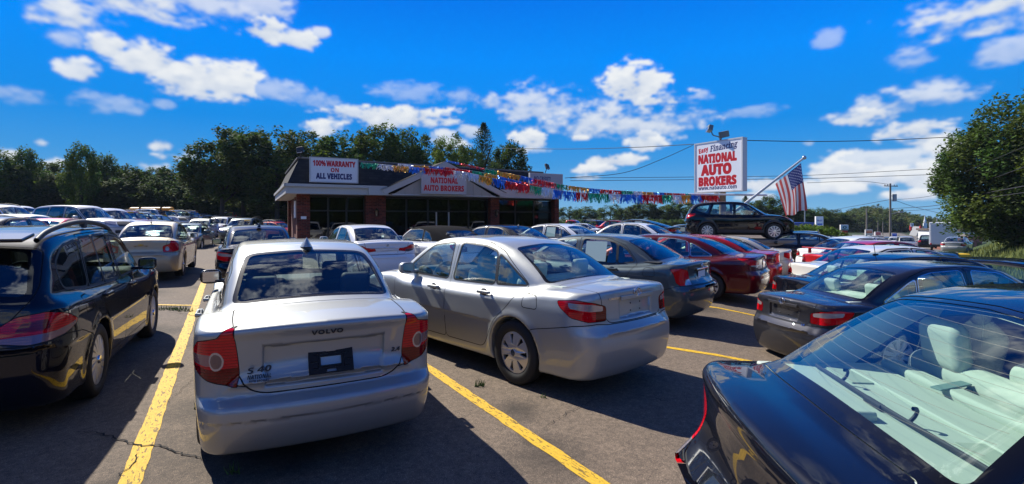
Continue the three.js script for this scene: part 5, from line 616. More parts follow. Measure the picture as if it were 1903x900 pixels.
// horizon trees between building and sign, and behind the flag
[[1058, 120, 26, 381, 412, 3, leaf.mid], [1092, 125, 30, 384, 412, 1, leaf.mid], [1135, 110, 26, 377, 412, 3, leaf.mid], [1163, 120, 22, 386, 412, 0, leaf.dark], [1195, 105, 32, 375, 412, 0, leaf.dark], [1232, 115, 28, 384, 412, 1, leaf.dark], [1262, 105, 34, 374, 412, 0, leaf.mid], [1298, 112, 28, 382, 412, 1, leaf.mid], [1345, 100, 34, 384, 414, 1, leaf.mid], [1437, 86, 44, 363, 420, 0, leaf.dark], [1488, 96, 34, 384, 420, 1, leaf.mid], [1520, 105, 30, 386, 425, 0, leaf.mid], [1552, 115, 32, 390, 425, 1, leaf.dark]].forEach(([px, z, hw, y0, y1, k, m], i) => T(['rounded tree on the horizon just right of the building corner', 'low wide tree on the horizon above the white parked sedan', 'upright tree on the horizon above the red SUV', 'small dark tree on the horizon above the black sedan', 'big dark tree on the horizon above the black sports sedan', 'dark tree on the horizon left of the black SUV', 'bright tree on the horizon behind the black SUV tail', 'tree on the horizon behind the black SUV roof', 'tree on the horizon showing under the white sign', 'large dark tree left of the hanging flag', 'tree on the horizon right of the hanging flag', 'round tree behind the white and blue fuel sign', 'dark tree right of the white and blue fuel sign'][i], farR, px, z, hw, y0, y1, k, m, i * 1.1));
// wooded hill beyond the road
{ const r = rng(21), d = new THREE.Object3D(), N = 420, im = new THREE.InstancedMesh(crownGeo(31, 34, 42, .07, round), leafMat(.075, .13, .022), N), col = new THREE.Color(); for (let i = 0; i < N; i++) { const z = 170 + r() * 190, px = 1480 + r() * 330, X = sx(px, z), ridge = 396 + 8 * Math.sin(px * .03) + (px > 1690 ? (px - 1690) * .12 : 0) + 14 * (1 - (z - 170) / 190), s = 4 + r() * 3.5, y = hy(ridge + 12 * r(), z) - s * .9; d.position.set(X, y, -z); d.scale.set(s, s * 1.35, s); d.rotation.y = r() * 6; d.updateMatrix(); im.setMatrixAt(i, d.matrix); col.setRGB(.7 + r() * .6, .75 + r() * .5, .7 + r() * .5); im.setColorAt(i, col); } im.name = 'hillside_woods'; im.castShadow = im.receiveShadow = true; scene.add(im); tag(im, 'distant wooded hillside beyond the road', 'woods', null, 'stuff');
  const p = [], ix = [], n = 60, m = 14; for (let j = 0; j <= m; j++) for (let i = 0; i <= n; i++) { const z = 165 + j * 22, px = 1380 + i * 10, X = sx(px, z), y = j === 0 ? -6 : hy(409 + 8 * Math.sin(px * .03) + (px > 1690 ? (px - 1690) * .1 : 0) + 12 * (1 - j / m), z) - 5; p.push(X, y, -z); if (i < n && j < m) { const q = j * (n + 1) + i; ix.push(q, q + 1, q + n + 1, q + 1, q + n + 2, q + n + 1); } } const g = new THREE.BufferGeometry(); g.setAttribute('position', new THREE.Float32BufferAttribute(p, 3)); g.setIndex(ix); g.computeVertexNormals(); struct('hill', g, std({ color: lin(.03, .045, .015), roughness: 1 })); }
{ const r = rng(28), d = new THREE.Object3D(), im = new THREE.InstancedMesh(crowns[3], leaf.mid, 46); for (let i = 0; i < 46; i++) { const px = 1030 + i * 9.5 + r() * 6, z = 84 + r() * 10, X = sx(px, z), g = groundY(X, z), top = hy(402 + r() * 5, z); d.position.set(X, g - .3, -z); d.scale.set(1.5, Math.max(.6, top - g), 1.5); d.rotation.y = r() * 6; d.updateMatrix(); im.setMatrixAt(i, d.matrix); } im.name = 'roadside_undergrowth'; im.castShadow = im.receiveShadow = true; scene.add(im); tag(im, 'green undergrowth along the horizon right of the building', 'undergrowth', null, 'stuff'); }
// big maple on the right, and its bank
tree('maple_tree', 'big dark maple tree towering over the right side of the road', null, 1900, 34, 126, 180, 470, 0, leafMat(.065, .115, .018), 1.2, crownGeo(51, 300, 220, .029, y => Math.pow(Math.max(0, Math.sin(Math.PI * (y * .86 + .07))), .7)));
tree('tree', 'tree filling the right edge beside the big maple', null, 1975, 33, 110, 176, 460, 1, leaf.dark, .5);
{ const bank = new THREE.BufferGeometry(), p = [], ix = [], n = 24, m = 8; for (let j = 0; j <= m; j++) for (let i = 0; i <= n; i++) { const s = j / m, z = 13 + i * 1.6, base = .80 * z + 2.0, X = base + s * 9; p.push(X, groundY(X, z) - .1 + 2.1 * sstep(0, .75, s) + .15 * (fbm(X * .8, z * .8, 3) - .5), -z); if (i < n && j < m) { const q = j * (n + 1) + i; ix.push(q, q + n + 1, q + 1, q + 1, q + n + 1, q + n + 2); } } bank.setAttribute('position', new THREE.Float32BufferAttribute(p, 3)); bank.setAttribute('uv', new THREE.Float32BufferAttribute(p.flatMap((v, i) => i % 3 === 0 ? [v, p[i + 2]] : []), 2)); bank.setIndex(ix); bank.computeVertexNormals(); struct('grass_bank', bank, std({ map: grassTex, color: lin(1.5, 1.3, .9), roughness: 1 }));
  const r = rng(5), q = []; for (let i = 0; i < 9000; i++) { const z = 14 + r() * 30, s = r(), X = .80 * z + 2 + s * 9, y = groundY(X, z) - .1 + 2.1 * sstep(0, .75, s), a = r() * TAU, h = .12 + r() * .3; q.push(X - .02 * Math.cos(a), y, -z - .02 * Math.sin(a), X + .02 * Math.cos(a), y, -z + .02 * Math.sin(a), X + (r() - .5) * .2, y + h, -z + (r() - .5) * .2); } const g = new THREE.BufferGeometry(); g.setAttribute('position', new THREE.Float32BufferAttribute(q, 3)); g.computeVertexNormals(); tag(part('grass', g, std({ color: lin(.16, .18, .04), roughness: 1 })), 'tall dry grass on the bank at the right edge', 'grass', null, 'stuff'); }
{ const r = rng(18), d = new THREE.Object3D(), im = new THREE.InstancedMesh(crowns[1], leaf.dark, 70); for (let i = 0; i < 70; i++) { const a = (70 + i * 3.2 + r() * 2) * Math.PI / 180, R = 34 + r() * 10, s = 3.4 + r() * 2; d.position.set(Math.sin(a) * R, -1.5, -Math.cos(a) * R); d.scale.set(s, 6 + r() * 5, s); d.rotation.y = r() * 6; d.updateMatrix(); im.setMatrixAt(i, d.matrix); } im.name = 'far_side_woods'; im.castShadow = im.receiveShadow = true; scene.add(im); tag(im, 'dark woods mirrored in the glossy car roofs', 'woods', null, 'stuff'); }
// hedge behind the right rows
{ const r = rng(6), z0 = 37, X0 = sx(1515, z0), g0 = groundY(X0, z0), o = thing('hedge', 'bright green hedge behind the dark cars below the flag', 'hedge', null, [X0, g0, -z0]), L = []; const bush = crownGeo(61, 40, 46, .07, oval); for (let i = 0; i < 16; i++) { const px = 1464 + i * 6.8, z = 36 + r() * 2.5, top = hy(416 + Math.max(0, px - 1528) * .42 + r() * 3, z) - g0, q = bush.clone(); q.rotateY(r() * 6); q.scale(.9, top, .9); q.translate(sx(px, z) - X0, 0, -z + z0); L.push(q); } part('foliage', BufferGeometryUtils.mergeGeometries(L), leaf.light, o); const st = []; for (let i = 0; i < 8; i++) st.push(bar([-1.8 + i * .5, -.3, 0], [-1.8 + i * .5, .8, .1], .03)); part('stem', st, barkMat, o); }
// ---------------------------------------------------------------- poles, wires, street things
const wood = std({ color: lin(.20, .17, .14), roughness: .95 }), wireM = std({ color: lin(.012, .012, .014), roughness: .7 }), steel = std({ color: lin(.35, .36, .37), roughness: .5, metalness: .5 });
const at3 = (px, py, z) => [sx(px, z), hy(py, z), -z];
function pole(label, px, z, yTop, r, arms, m = wood) { const X = sx(px, z), g = groundY(X, z), h = hy(yTop, z) - g, o = thing('utility_pole', label, 'utility pole', 'utility poles along the road', [X, g - .2, -z]); part('pole', bar([0, 0, 0], [0, h + .2, 0], r, r * .65, 10), m, o); for (const [dy, w, t] of arms) { const a = part('crossarm', [box(w, .14, .12, 0, h - dy, .14, 0, t, 0)], m, o); for (const s of [-.9, -.5, .5, .9]) part('insulator', bar([s * w / 2 * Math.cos(t), h - dy + .06, .14 - s * w / 2 * Math.sin(t)], [s * w / 2 * Math.cos(t), h - dy + .26, .14 - s * w / 2 * Math.sin(t)], .045), M.plastic, a); } return [o, h]; }
{ const [o, h] = pole('tall grey utility pole with a transformer beside the road', 1655, 85, 341, .2, [[.25, 3.0, .3]]); const c = new THREE.CylinderGeometry(.32, .32, 1.2, 16); c.translate(.62, h - 2.2, .1); part('transformer', [c, box(.5, .1, .1, .3, h - 1.9, .1), box(.5, .1, .1, .3, h - 2.6, .1)], steel, o); part('lamp_arm', [bar([0, h - 4.9, 0], [1.2, h - 4.6, .3], .05), rbox(.7, .2, .3, .06, 1.5, h - 4.6, .35)], steel, o);
  pole('dark utility pole behind the orange shop sign', 1611, 135, 387, .24, []); pole('thin pale pole right of the traffic light', 1742, 120, 404, .14, [], steel); pole('short pole beside the blue roadside sign', 1641, 150, 412, .14, []); pole('thin pole between orange sign and grey utility pole', 1632, 160, 410, .13, []); pole('thin pole in front of the white church gable', 1716, 105, 420, .14, []); pole('thin pole above the brick chimney beyond the truck', 1760, 130, 408, .12, [], steel); pole('grey flag-side lamp post near the fuel sign', 1496, 78, 388, .12, [], steel); }
const wire = (label, pts, r = .012) => { const P = pts.map(p => at3(...p)), o = thing('overhead_wire', label, 'wire', 'overhead wires', P[0]); part('wire', tube(P.map(p => [p[0] - P[0][0], p[1] - P[0][1], p[2] - P[0][2]]), r, 40, 4), wireM, o); };
wire('long wire crossing the sky from the tree grove to the sign', [[930, 276, 50], [1060, 277, 42], [1180, 274, 36], [1291, 268, 30]], .022); wire('long wire from the sign across to the big maple', [[1384, 261, 28], [1500, 263, 29], [1630, 261, 31], [1765, 255, 33]], .022);
wire('wire sagging from the sign down to the building corner', [[1288, 270, 29.3], [1230, 296, 28.5], [1160, 321, 27.8], [1050, 331, 27]], .015);
wire('upper of the paired far wires at flag height', [[1060, 331, 60], [1300, 329, 62], [1500, 326, 64], [1752, 313, 66]], .028); wire('lower of the paired far wires at flag height', [[1060, 336, 60], [1300, 334, 62], [1500, 332, 64], [1752, 324, 66]], .03);
wire('faint wire from behind the flag to the utility pole top', [[1500, 340, 75], [1600, 337, 80], [1655, 343, 85]], .03); wire('wire from the utility pole crossarm across the maple', [[1655, 372, 85], [1720, 366, 60], [1800, 347, 40], [1960, 290, 22]], .022); wire('highest wire crossing the big maple', [[1770, 330, 36], [1840, 300, 30], [1960, 250, 22]], .014); wire('thick wire from the utility pole to the right edge', [[1655, 388, 85], [1740, 382, 55], [1820, 362, 36], [1960, 336, 20]], .03); wire('double of the thick wire just below it', [[1655, 393, 85], [1740, 388, 55], [1820, 371, 36], [1960, 350, 20]], .022); wire('wire sloping left from the utility pole to the far tree line', [[1655, 371, 85], [1600, 381, 110], [1540, 392, 140]], .04); wire('guy wire sloping right from the utility pole', [[1660, 371, 85], [1700, 385, 92], [1760, 399, 105]], .035);
function panelSign(name, label, cat, px0, px1, py0, py1, z, tex, legs = 1) { const x0 = sx(px0, z), x1 = sx(px1, z), y0 = hy(py1, z), y1 = hy(py0, z), g = groundY((x0 + x1) / 2, z), o = thing(name, label, cat, null, [(x0 + x1) / 2, g, -z]); part('sign_case', rbox(x1 - x0, y1 - y0, .3, .04, 0, (y0 + y1) / 2 - g, -.16), M.white, o); const f = new THREE.PlaneGeometry(x1 - x0 - .1, y1 - y0 - .1); f.translate(0, (y0 + y1) / 2 - g, .003); part('sign_face', f, std({ map: tex, roughness: .5 }), o); if (y0 - g > .05) for (let i = 0; i < legs; i++) part('post', box(.18, y0 - g, .18, legs === 1 ? 0 : (i - .5) * (x1 - x0) * .6, (y0 - g) / 2, -.16), steel, o); return o; }
panelSign('fuel_sign', 'tall white and blue fuel sign behind the hedge', 'sign', 1517, 1531, 402.5, 421, 62, board(140, 190, (x, w, h) => { x.fillStyle = '#f4f4f6'; x.fillRect(0, 0, w, h); words(x, 'M', 28, 76, 48, 36, '#1b3fa8'); words(x, 'o', 57, 78, 46, 24, '#d01020'); words(x, 'bil', 95, 76, 48, 48, '#1b3fa8'); x.fillStyle = '#1a5fd0'; x.fillRect(16, 138, 108, 30); }));
panelSign('bank_sign', 'pale green sign with a round emblem and red price digits', 'sign', 1563, 1577.5, 418, 428, 80, board(150, 104, (x, w, h) => { x.fillStyle = '#b4ccd0'; x.fillRect(0, 0, w, h); x.fillStyle = '#0d5a58'; x.beginPath(); x.ellipse(75, 48, 42, 32, 0, 0, 7); x.fill(); x.fillStyle = '#cfe0e0'; x.beginPath(); x.moveTo(52, 36); x.lineTo(98, 36); x.lineTo(75, 70); x.closePath(); x.fill(); x.fillStyle = '#2c7a6a'; x.fillRect(0, 88, w, 16); }), 2);
{ const z = 79.7, o = thing('price_board', 'red number board under the pale green sign', 'sign', null, at3(1571, 436, z)); part('panel', rbox(.75, .55, .1, .02, 0, .3, 0), std({ color: lin(.6, .02, .02), roughness: .5 }), o); part('frame', [box(.8, .04, .12, 0, .6, 0), box(.8, .04, .12, 0, 0, 0)], M.plastic, o); }
const two = (a, b, t) => board(180, 120, (x, w, h) => { x.fillStyle = a; x.fillRect(0, 0, w, h); x.fillStyle = b; x.fillRect(14, 16, w - 28, h * .5); x.fillStyle = t; for (let i = 0; i < 6; i++) x.fillRect(24 + i * 23, 28, 15, 30); });
panelSign('shop_sign', 'cream and orange shop sign beside the dark pole', 'sign', 1609, 1622.5, 427, 437.5, 120, two('#e8d8b8', '#e2551c', '#f4c08a'), 2); panelSign('shop_sign', 'small red shop sign right of the cream and orange one', 'sign', 1627, 1637.5, 431, 438, 125, two('#d8836c', '#c8281c', '#f0b0a0')); panelSign('roadside_sign', 'blue roadside sign right of the grey utility pole', 'sign', 1658, 1667.5, 433.5, 441.5, 125, two('#1444b0', '#1648b8', '#9ab8f0'));
// fuel canopy, shops, church, house
const bld = (label, px0, px1, py0, z, depth, col, roofCol, o2) => { const x0 = sx(px0, z), x1 = sx(px1, z), g = groundY((x0 + x1) / 2, z) - .3, h = hy(py0, z) - g, o = thing('shop_building', label, 'building', null, [(x0 + x1) / 2, g, -z]); part('wall', box(x1 - x0, h, depth, 0, h / 2, -depth / 2), std({ color: col, roughness: .8 }), o); part('roof', box(x1 - x0 + .4, .3, depth + .4, 0, h + .15, -depth / 2), std({ color: roofCol, roughness: .8 }), o); const n = Math.max(2, Math.round((x1 - x0) / 3)); for (let i = 0; i < n; i++) { const w = part('window', box((x1 - x0) / n * .6, h * .35, .06, x0 - (x0 + x1) / 2 + (i + .5) * (x1 - x0) / n, h * .5, .02), M.glassDark, o); part('sill', box((x1 - x0) / n * .66, .1, .14, x0 - (x0 + x1) / 2 + (i + .5) * (x1 - x0) / n, h * .3, .05), M.white, w); } return o; };
{ const z = 68, x0 = sx(1476, z), x1 = sx(1518, z), y = hy(419, z), o = thing('fuel_canopy', 'blue fuel station canopy behind the hedge', 'canopy', null, [(x0 + x1) / 2, groundY(x0, z), -z]), g = groundY(x0, z); part('canopy', [rbox(x1 - x0, .55, 5, .05, 0, y - g + .1, -2.5)], std({ color: lin(.03, .08, .32), roughness: .5 }), o); for (const s of [-.3, .3]) part('column', bar([s * (x1 - x0), 0, -2.5], [s * (x1 - x0), y - g, -2.5], .15), M.white, o); }
bld('long white shop below the orange signs', 1592, 1640, 441, 128, 8, lin(.6, .6, .58), lin(.3, .3, .3)); bld('small brown shop far down the road', 1662, 1684, 431, 190, 8, lin(.3, .26, .22), lin(.35, .33, .3)); bld('white walled shop right of the parked box truck', 1784, 1812, 430, 78, 8, lin(.72, .72, .72), lin(.12, .09, .08)); bld('low red brick shop behind the silver hatchback', 1800, 1826, 440, 70, 6, lin(.25, .10, .07), lin(.2, .18, .16));
{ const z = 140, X = sx(1712, z), g = groundY(X, z) - .5, w = 12 / FP * z, top = hy(423, z) - g, eave = hy(440, z) - g, o = thing('church', 'white church with a gable front and thin steeple', 'church', null, [X, g, -z], -.5), wm = std({ color: lin(.78, .78, .76), roughness: .6 }), s = new THREE.Shape(); s.moveTo(-w / 2, 0); s.lineTo(w / 2, 0); s.lineTo(w / 2, eave); s.lineTo(0, top); s.lineTo(-w / 2, eave); s.closePath(); const e = new THREE.ExtrudeGeometry(s, { depth: 9, bevelEnabled: false }); e.translate(0, 0, -9); part('wall', e, wm, o); const L = Math.hypot(w / 2 + .3, top - eave), an = Math.atan2(top - eave, w / 2); part('roof', [box(L, .18, 9.6, w / 4 + .1, (top + eave) / 2 + .12, -4.6, 0, 0, -an), box(L, .18, 9.6, -w / 4 - .1, (top + eave) / 2 + .12, -4.6, 0, 0, an)], std({ color: lin(.24, .24, .25), roughness: .9 }), o); const sp = new THREE.ConeGeometry(.34, 2.2, 8); sp.translate(1.6, top + 2.6, -4); part('steeple', [box(.8, 1.6, .8, 1.6, top + .4, -4), box(.5, .7, .5, 1.6, top + 1.4, -4), sp], wm, o); for (const x of [-.5, .5]) part('window', box(.4, 1, .05, x, eave * .55, .02), M.glassDark, o); part('annex', [box(5, eave * .8, 6, 5, eave * .4, -6)], wm, o); }
{ const z = 26, X = sx(1952, z) + 3.0, g = groundY(X, z) + 1.9, o = thing('porch_house', 'white porch roof of a house at the right edge', 'house', null, [X, g, -z]); const h = hy(406, z) - g; part('porch_roof', [rbox(4.2, .22, 3, .03, 1, h, -1), box(4.4, .08, 3.2, 1, h + .16, -1)], std({ color: lin(.7, .7, .68), roughness: .6 }), o); for (const x of [-.8, 1.4]) part('column', bar([x, -.5, .2], [x, h - .1, .2], .09), M.white, o); part('wall', box(4, h + .4, .2, 1.2, h / 2 - .2, -2.4), std({ color: lin(.25, .12, .09), roughness: .9 }), o); }
// traffic lights on a span wire
wire('span wire carrying the traffic lights over the road', [[1625, 413, 120], [1690, 416, 118], [1742, 412, 120]], .03);
for (const [px, py, l] of [[1693, 423, 'red traffic light hanging under the square turn sign'], [1711, 424.5, 'red traffic light hanging left of the church steeple']]) { const z = 118, p = at3(px, py, z), o = thing('traffic_light', l, 'traffic light', null, p); part('housing', [rbox(.42, 1.2, .3, .06, 0, -.1, 0), bar([0, .5, 0], [0, 1.0, 0], .03)], std({ color: lin(.5, .03, .02), roughness: .5 }), o); const b = new THREE.SphereGeometry(.16, 12, 8); b.scale(1, 1, .4); b.translate(0, .25, .16); part('lens', b, M.red, o); }
{ const z = 117, o = thing('turn_sign', 'square white sign with a turn arrow above the traffic light', 'sign', null, at3(1695, 421.5, z)); part('panel', rbox(.75, .8, .04, .01, 0, .4, 0), M.white, o); part('arrow', [bar([.08, .15, .03], [.08, .55, .03], .05), bar([.08, .55, .03], [-.15, .55, .03], .05)], M.plastic, o); }
// raised display platform under the SUV
{ const z = 23.2, X = sx(1371, z), o = thing('display_platform', 'raised earth and timber platform under the black SUV', 'platform', null, [X, groundY(X, z) - .2, -z], -.30), h = hy(443.5, z) - groundY(X, z) + .2; part('deck', rbox(6.2, .14, 2.6, .03, 0, h - .07, 0), wood, o); part('skirt', [box(6, h - .14, .1, 0, (h - .14) / 2, 1.2), box(6, h - .14, .1, 0, (h - .14) / 2, -1.2), box(.1, h - .14, 2.4, -2.95, (h - .14) / 2, 0), box(.1, h - .14, 2.4, 2.95, (h - .14) / 2, 0)], wood, o); }
// ---------------------------------------------------------------- badges and rear details
const font = await new FontLoader().loadAsync('fonts/droid/droid_sans_bold.typeface.json');
function rearX(S, y, z) { let lo = -.08, hi = .9; for (let i = 0; i < 24; i++) { const c = (lo + hi) / 2; if (curF(c, y, z) > 0) lo = c; else hi = c; } return hi; }
function letters(root, xo, S, text, w, h, y, z, m, name = 'lettering', depth = .004, inset = 0, italic = 0) { const g = new TextGeometry(text, { font, size: 1, depth: .1, curveSegments: 4 }); g.computeBoundingBox(); const b = g.boundingBox; g.translate(-(b.min.x + b.max.x) / 2, -(b.min.y + b.max.y) / 2, 0); g.scale(w / (b.max.x - b.min.x), h / (b.max.y - b.min.y), depth / .1); if (italic) { const p = g.attributes.position; for (let i = 0; i < p.count; i++) p.setX(i, p.getX(i) + p.getY(i) * italic); } g.rotateY(-Math.PI / 2); const sl = (rearX(S, y + .03, z) - rearX(S, y - .03, z)) / .06; g.rotateZ(-Math.atan(sl)); g.rotateY(Math.atan((rearX(S, y, z + .04) - rearX(S, y, z - .04)) / .08)); g.translate(rearX(S, y, z) + inset - xo - .004, y, z); const q = part(name, g, m, root); return q; }
function emblem(root, xo, S, y, r, m = M.chrome) { const x = rearX(S, y, 0) - xo - .006, ell = (a, b, c = 0, t = .006) => { const g = new THREE.TorusGeometry(1, t / a, 6, 28); g.scale(a, b, a); g.rotateY(Math.PI / 2); g.translate(x, y + c, 0); return g; }; part('emblem', [ell(r, r * .66), ell(r * .38, r * .62), ell(r * .72, r * .26, r * .28)], m, root); }
function plateBracket(root, xo, S, y, z, w = .31, h = .155, inset = .028, open = true) { const s = new THREE.Shape(); s.moveTo(-w / 2, -h / 2); s.lineTo(w / 2, -h / 2); s.lineTo(w / 2, h / 2); s.lineTo(-w / 2, h / 2); s.closePath(); const hole = (a, b, c, d) => { const p = new THREE.Path(); p.moveTo(a, b); p.lineTo(a, d); p.lineTo(c, d); p.lineTo(c, b); p.closePath(); s.holes.push(p); }; if (open) { hole(-.075, -.028, .075, .03); hole(-.035, -.072, .035, -.05); hole(-.035, .058, .035, .072); for (const q of [-1, 1]) { hole(q * .11 - .015, .04, q * .11 + .015, .046); hole(q * .12 - .02, -.004, q * .12 + .02, .003); hole(q * .11 - .015, -.045, q * .11 + .015, -.039); hole(q * .045 - .03, .042, q * .045 + .03, .048); hole(q * .045 - .03, -.042, q * .045 + .03, -.036); hole(q * .09 - .003, .01, q * .09 + .003, .05); hole(q * .09 - .003, -.05, q * .09 + .003, -.01); } } const g = new THREE.ExtrudeGeometry(s, { depth: .010, bevelEnabled: true, bevelSize: .002, bevelThickness: .002, bevelSegments: 1 }); g.rotateY(-Math.PI / 2); g.rotateZ(-Math.atan((rearX(S, y + .06, z) - rearX(S, y - .06, z)) / .12)); g.translate(rearX(S, y, z) - inset - xo, y, z); return part('plate_bracket', g, open ? M.seam : M.clear, root); }
function backGlassLines(root, xo, S, f, ys, zw, m, name) { for (const y of ys) { const pts = []; for (let k = 0; k <= 16; k++) { const z = zw(y) * (k / 8 - 1); let lo = .2, hi = 2.2; for (let i = 0; i < 26; i++) { const c = (lo + hi) / 2; if (f(c, y, z) > 0) lo = c; else hi = c; } pts.push([hi + .006 - xo, y - .003, z]); } part(name, tube(pts, .0006, 32, 3), m, root); } }
const rowL = 'cars parked in the front row', park2 = (o, S, label, X, Z, yaw, s, y) => { const a = yaw * Math.PI / 180, d = S.L / 2 * s[0]; return park(o, label, 'car', null, X + d * Math.sin(a), Z + d * Math.cos(a), yaw, s, y); };
const P = { silver: paint(lin(.38, .39, .37), .68, .54, .4), silver2: paint(lin(.43, .44, .42), .65, .52, .4), navy: paint(lin(.003, .004, .010), 0, .5, .1), black: paint(lin(.004, .004, .005), 0, .5, .1), ink: paint(lin(.003, .004, .009), 0, .5, .1), charcoal: paint(lin(.028, .028, .034), .5, .5, .2), slate: paint(lin(.065, .085, .095), .5, .5, .2), maroon: paint(lin(.11, .004, .008), .3, .36, .2), red: paint(lin(.48, .012, .012), .25, .36), beige: paint(lin(.52, .44, .30), .6, .58), cream: paint(lin(.64, .58, .46), .4, .55), white: paint(lin(.78, .78, .77), 0, .4), pearl: paint(lin(.70, .68, .62), .15, .4), greyGreen: paint(lin(.11, .14, .13), .45, .38), blue: paint(lin(.02, .06, .16), .35, .36), steel: paint(lin(.16, .20, .24), .45, .38), forest: paint(lin(.01, .02, .02), .2, .3) };
// ---------------------------------------------------------------- near cars
const VW = { ...wagon, paint: P.navy, extra: (r, xo, c) => { const S = wagon; emblem(r, xo, S, .88, .055); part('spoiler', rbox(.24, .028, 1.12, .012, .30 - xo, 1.425, 0, 0, 0, .16), P.navy, r); } };
park2(makeCar(VW, 'station_wagon'), VW, 'black station wagon with grey roof rails parked at the left edge', -4.28, 3.67, -26, [1.08, 1.11, .92]);
const VO = { ...volvo, paint: P.silver, extra: (r, xo) => { const S = volvo; letters(r, xo, S, 'VOLVO', .22, .030, .925, 0, M.plastic); letters(r, xo, S, 'S 40', .15, .036, .722, -.445, M.plastic, 'lettering', .004, 0, .25); letters(r, xo, S, '2.4', .07, .028, .745, .52, M.plastic, 'lettering', .004, 0, .2); letters(r, xo, S, 'NATIONAL', .15, .026, .682, -.445, M.rubber, 'dealer_sticker', .0012, 0, .15); letters(r, xo, S, 'AUTO BROKERS', .125, .013, .660, -.45, M.rubber, 'dealer_sticker', .0012); plateBracket(r, xo, S, .725, .03, .31, .155, .004); } };
park2(makeCar(VO, 'sedan'), VO, 'silver sedan seen squarely from behind with an empty black plate bracket', -1.22, 3.41, -27.8, [1.1, 1.05, .93]);
const camX = m => (r, xo) => { const S = camry; emblem(r, xo, S, .965, .062); letters(r, xo, S, 'CAMRY', .16, .022, .93, -.40, M.chrome); letters(r, xo, S, 'LE', .05, .022, .70, .42, M.chrome); const g = rbox(.012, .04, .62, .005, rearX(S, .935, 0) - xo - .004, .925, 0); part('trunk_trim', g, m, r); for (const [y, z] of [[.86, -.09], [.86, .09], [.79, -.09], [.79, .09]]) part('plate_screw', rbox(.012, .014, .014, .004, rearX(S, y, z) - xo, y, z), M.plastic, r); };
const CA = { ...camry, paint: P.silver2, cabin: M.cabinGrey, seat: M.cabinGreen, shelfMat: M.cabinGreen, extra: camX(P.silver2), rearGlass: M.glass };
const camryO = park2(makeCar(CA, 'sedan'), CA, 'silver sedan in three-quarter rear view with wheel cover and red lamps', 1.31, 5.1, -42.5, [1.0, 1.04, .9]);
const DC = { ...camry, dlo: camry.dlo.map(d => ({ ...d, seal: .012 })), h: .028, paint: P.charcoal, trim: M.silverTrim, cabin: M.cabinGreen, seat: M.cabinGreen, shelfMat: M.cabinGreen, rim: 'ten', extra: camX(P.charcoal) };
park2(makeCar(DC, 'sedan'), DC, 'dark grey sedan with pale green seats facing away to the right', 3.3, 6.35, 77.5, [1.0, .90, .78]);
const LX = { ...lexus, paint: P.ink, extra: (r, xo, c) => {
  const S = lexus; backGlassLines(r, xo, S, c.f, Array.from({ length: 10 }, (_, i) => 1.125 + i * .0245), y => .62 - (y - 1.1) * .36, std({ color: lin(.36, .27, .20), roughness: .7 }), 'defroster_line');
  const sh = part('sunshade_bar', [tube([[.76 - xo, 1.062, -.56], [.74 - xo, 1.066, 0], [.76 - xo, 1.062, .56]], .009, 20, 8), rbox(.03, .02, .12, .006, .74 - xo, 1.062, -.02)], M.plastic, r); for (const z of [-.30, .18]) part('hook', tube([[.75 - xo, 1.06, z], [.78 - xo, 1.085, z], [.78 - xo, 1.105, z + .01], [.755 - xo, 1.11, z + .02]], .007, 12, 6), M.plastic, sh);
  part('shelf_ridge', [rbox(.10, .045, 1.30, .02, 1.22 - xo, 1.06, 0), rbox(.22, .018, 1.30, .008, 1.04 - xo, 1.052, 0)], M.cabinGreen, r); part('stop_lamp', rbox(.10, .035, .30, .012, 0.60 - xo, 1.062, 0), M.cabinGreen, r); part('speaker_grille', [rbox(.16, .006, .26, .002, 0.9 - xo, 1.053, -.45), rbox(.16, .006, .26, .002, 0.9 - xo, 1.053, .45)], std({ color: lin(.36, .42, .34), roughness: .9 }), r);
  part('centre_headrest', rbox(.13, .12, .34, .05, 1.50 - xo, 1.13, 0, 0, 0, .2), M.cabinGreen, r); part('seat_belt', [tube([[1.30 - xo, 1.06, -.22], [1.42 - xo, 1.10, -.22], [1.5 - xo, 1.02, -.24]], .012, 8, 4), rbox(.20, .006, .05, .002, 1.22 - xo, 1.085, -.2, 0, .3, .05)], std({ color: lin(.16, .26, .24), roughness: .7 }), r);
  part('belt_pillar', [rbox(.10, .42, .05, .02, 2.30 - xo, 1.16, -.66, .22, 0, .12), rbox(.10, .42, .05, .02, 2.30 - xo, 1.16, .66, -.22, 0, .12)], M.cabinGreen, r);
  } };
park2(makeCar(LX, 'sedan'), LX, 'glossy black sedan in the near right corner with pale green interior', .725, 1.82, 97, [.72, 1.035, .85]);
const MA = { ...malibu, paint: P.beige, extra: (r, xo) => { const g = [rbox(.008, .028, .12, .004, rearX(malibu, .89, 0) - xo - .002, .89, 0), rbox(.008, .05, .035, .004, rearX(malibu, .89, 0) - xo - .003, .89, 0)]; part('emblem', g, std({ color: lin(.6, .42, .1), roughness: .3, metalness: .8 }), r); } };
const malO = park2(makeCar(MA, 'sedan'), MA, 'beige sedan with a roof mast seen from behind beyond the black wagon', -9.5, 13.05, -26.3, [1, 1.05, .95]);
const YA = { ...yaris, paint: P.slate, extra: (r, xo) => { emblem(r, xo, yaris, .965, .055); part('plate_garnish', rbox(.02, .03, .5, .008, rearX(yaris, .93, 0) - xo - .008, .92, 0), M.chrome, r); part('plate', rbox(.006, .15, .31, .003, rearX(yaris, .81, 0) - xo - .006, .81, 0), M.white, r); }, sticker: [[1.62, 1.17, -.70, .2]] };
const yarO = park2(makeCar(YA, 'sedan'), YA, 'slate grey compact sedan with a paper in its side window', 3.13, 8.23, -51, [1, 1, 1]);
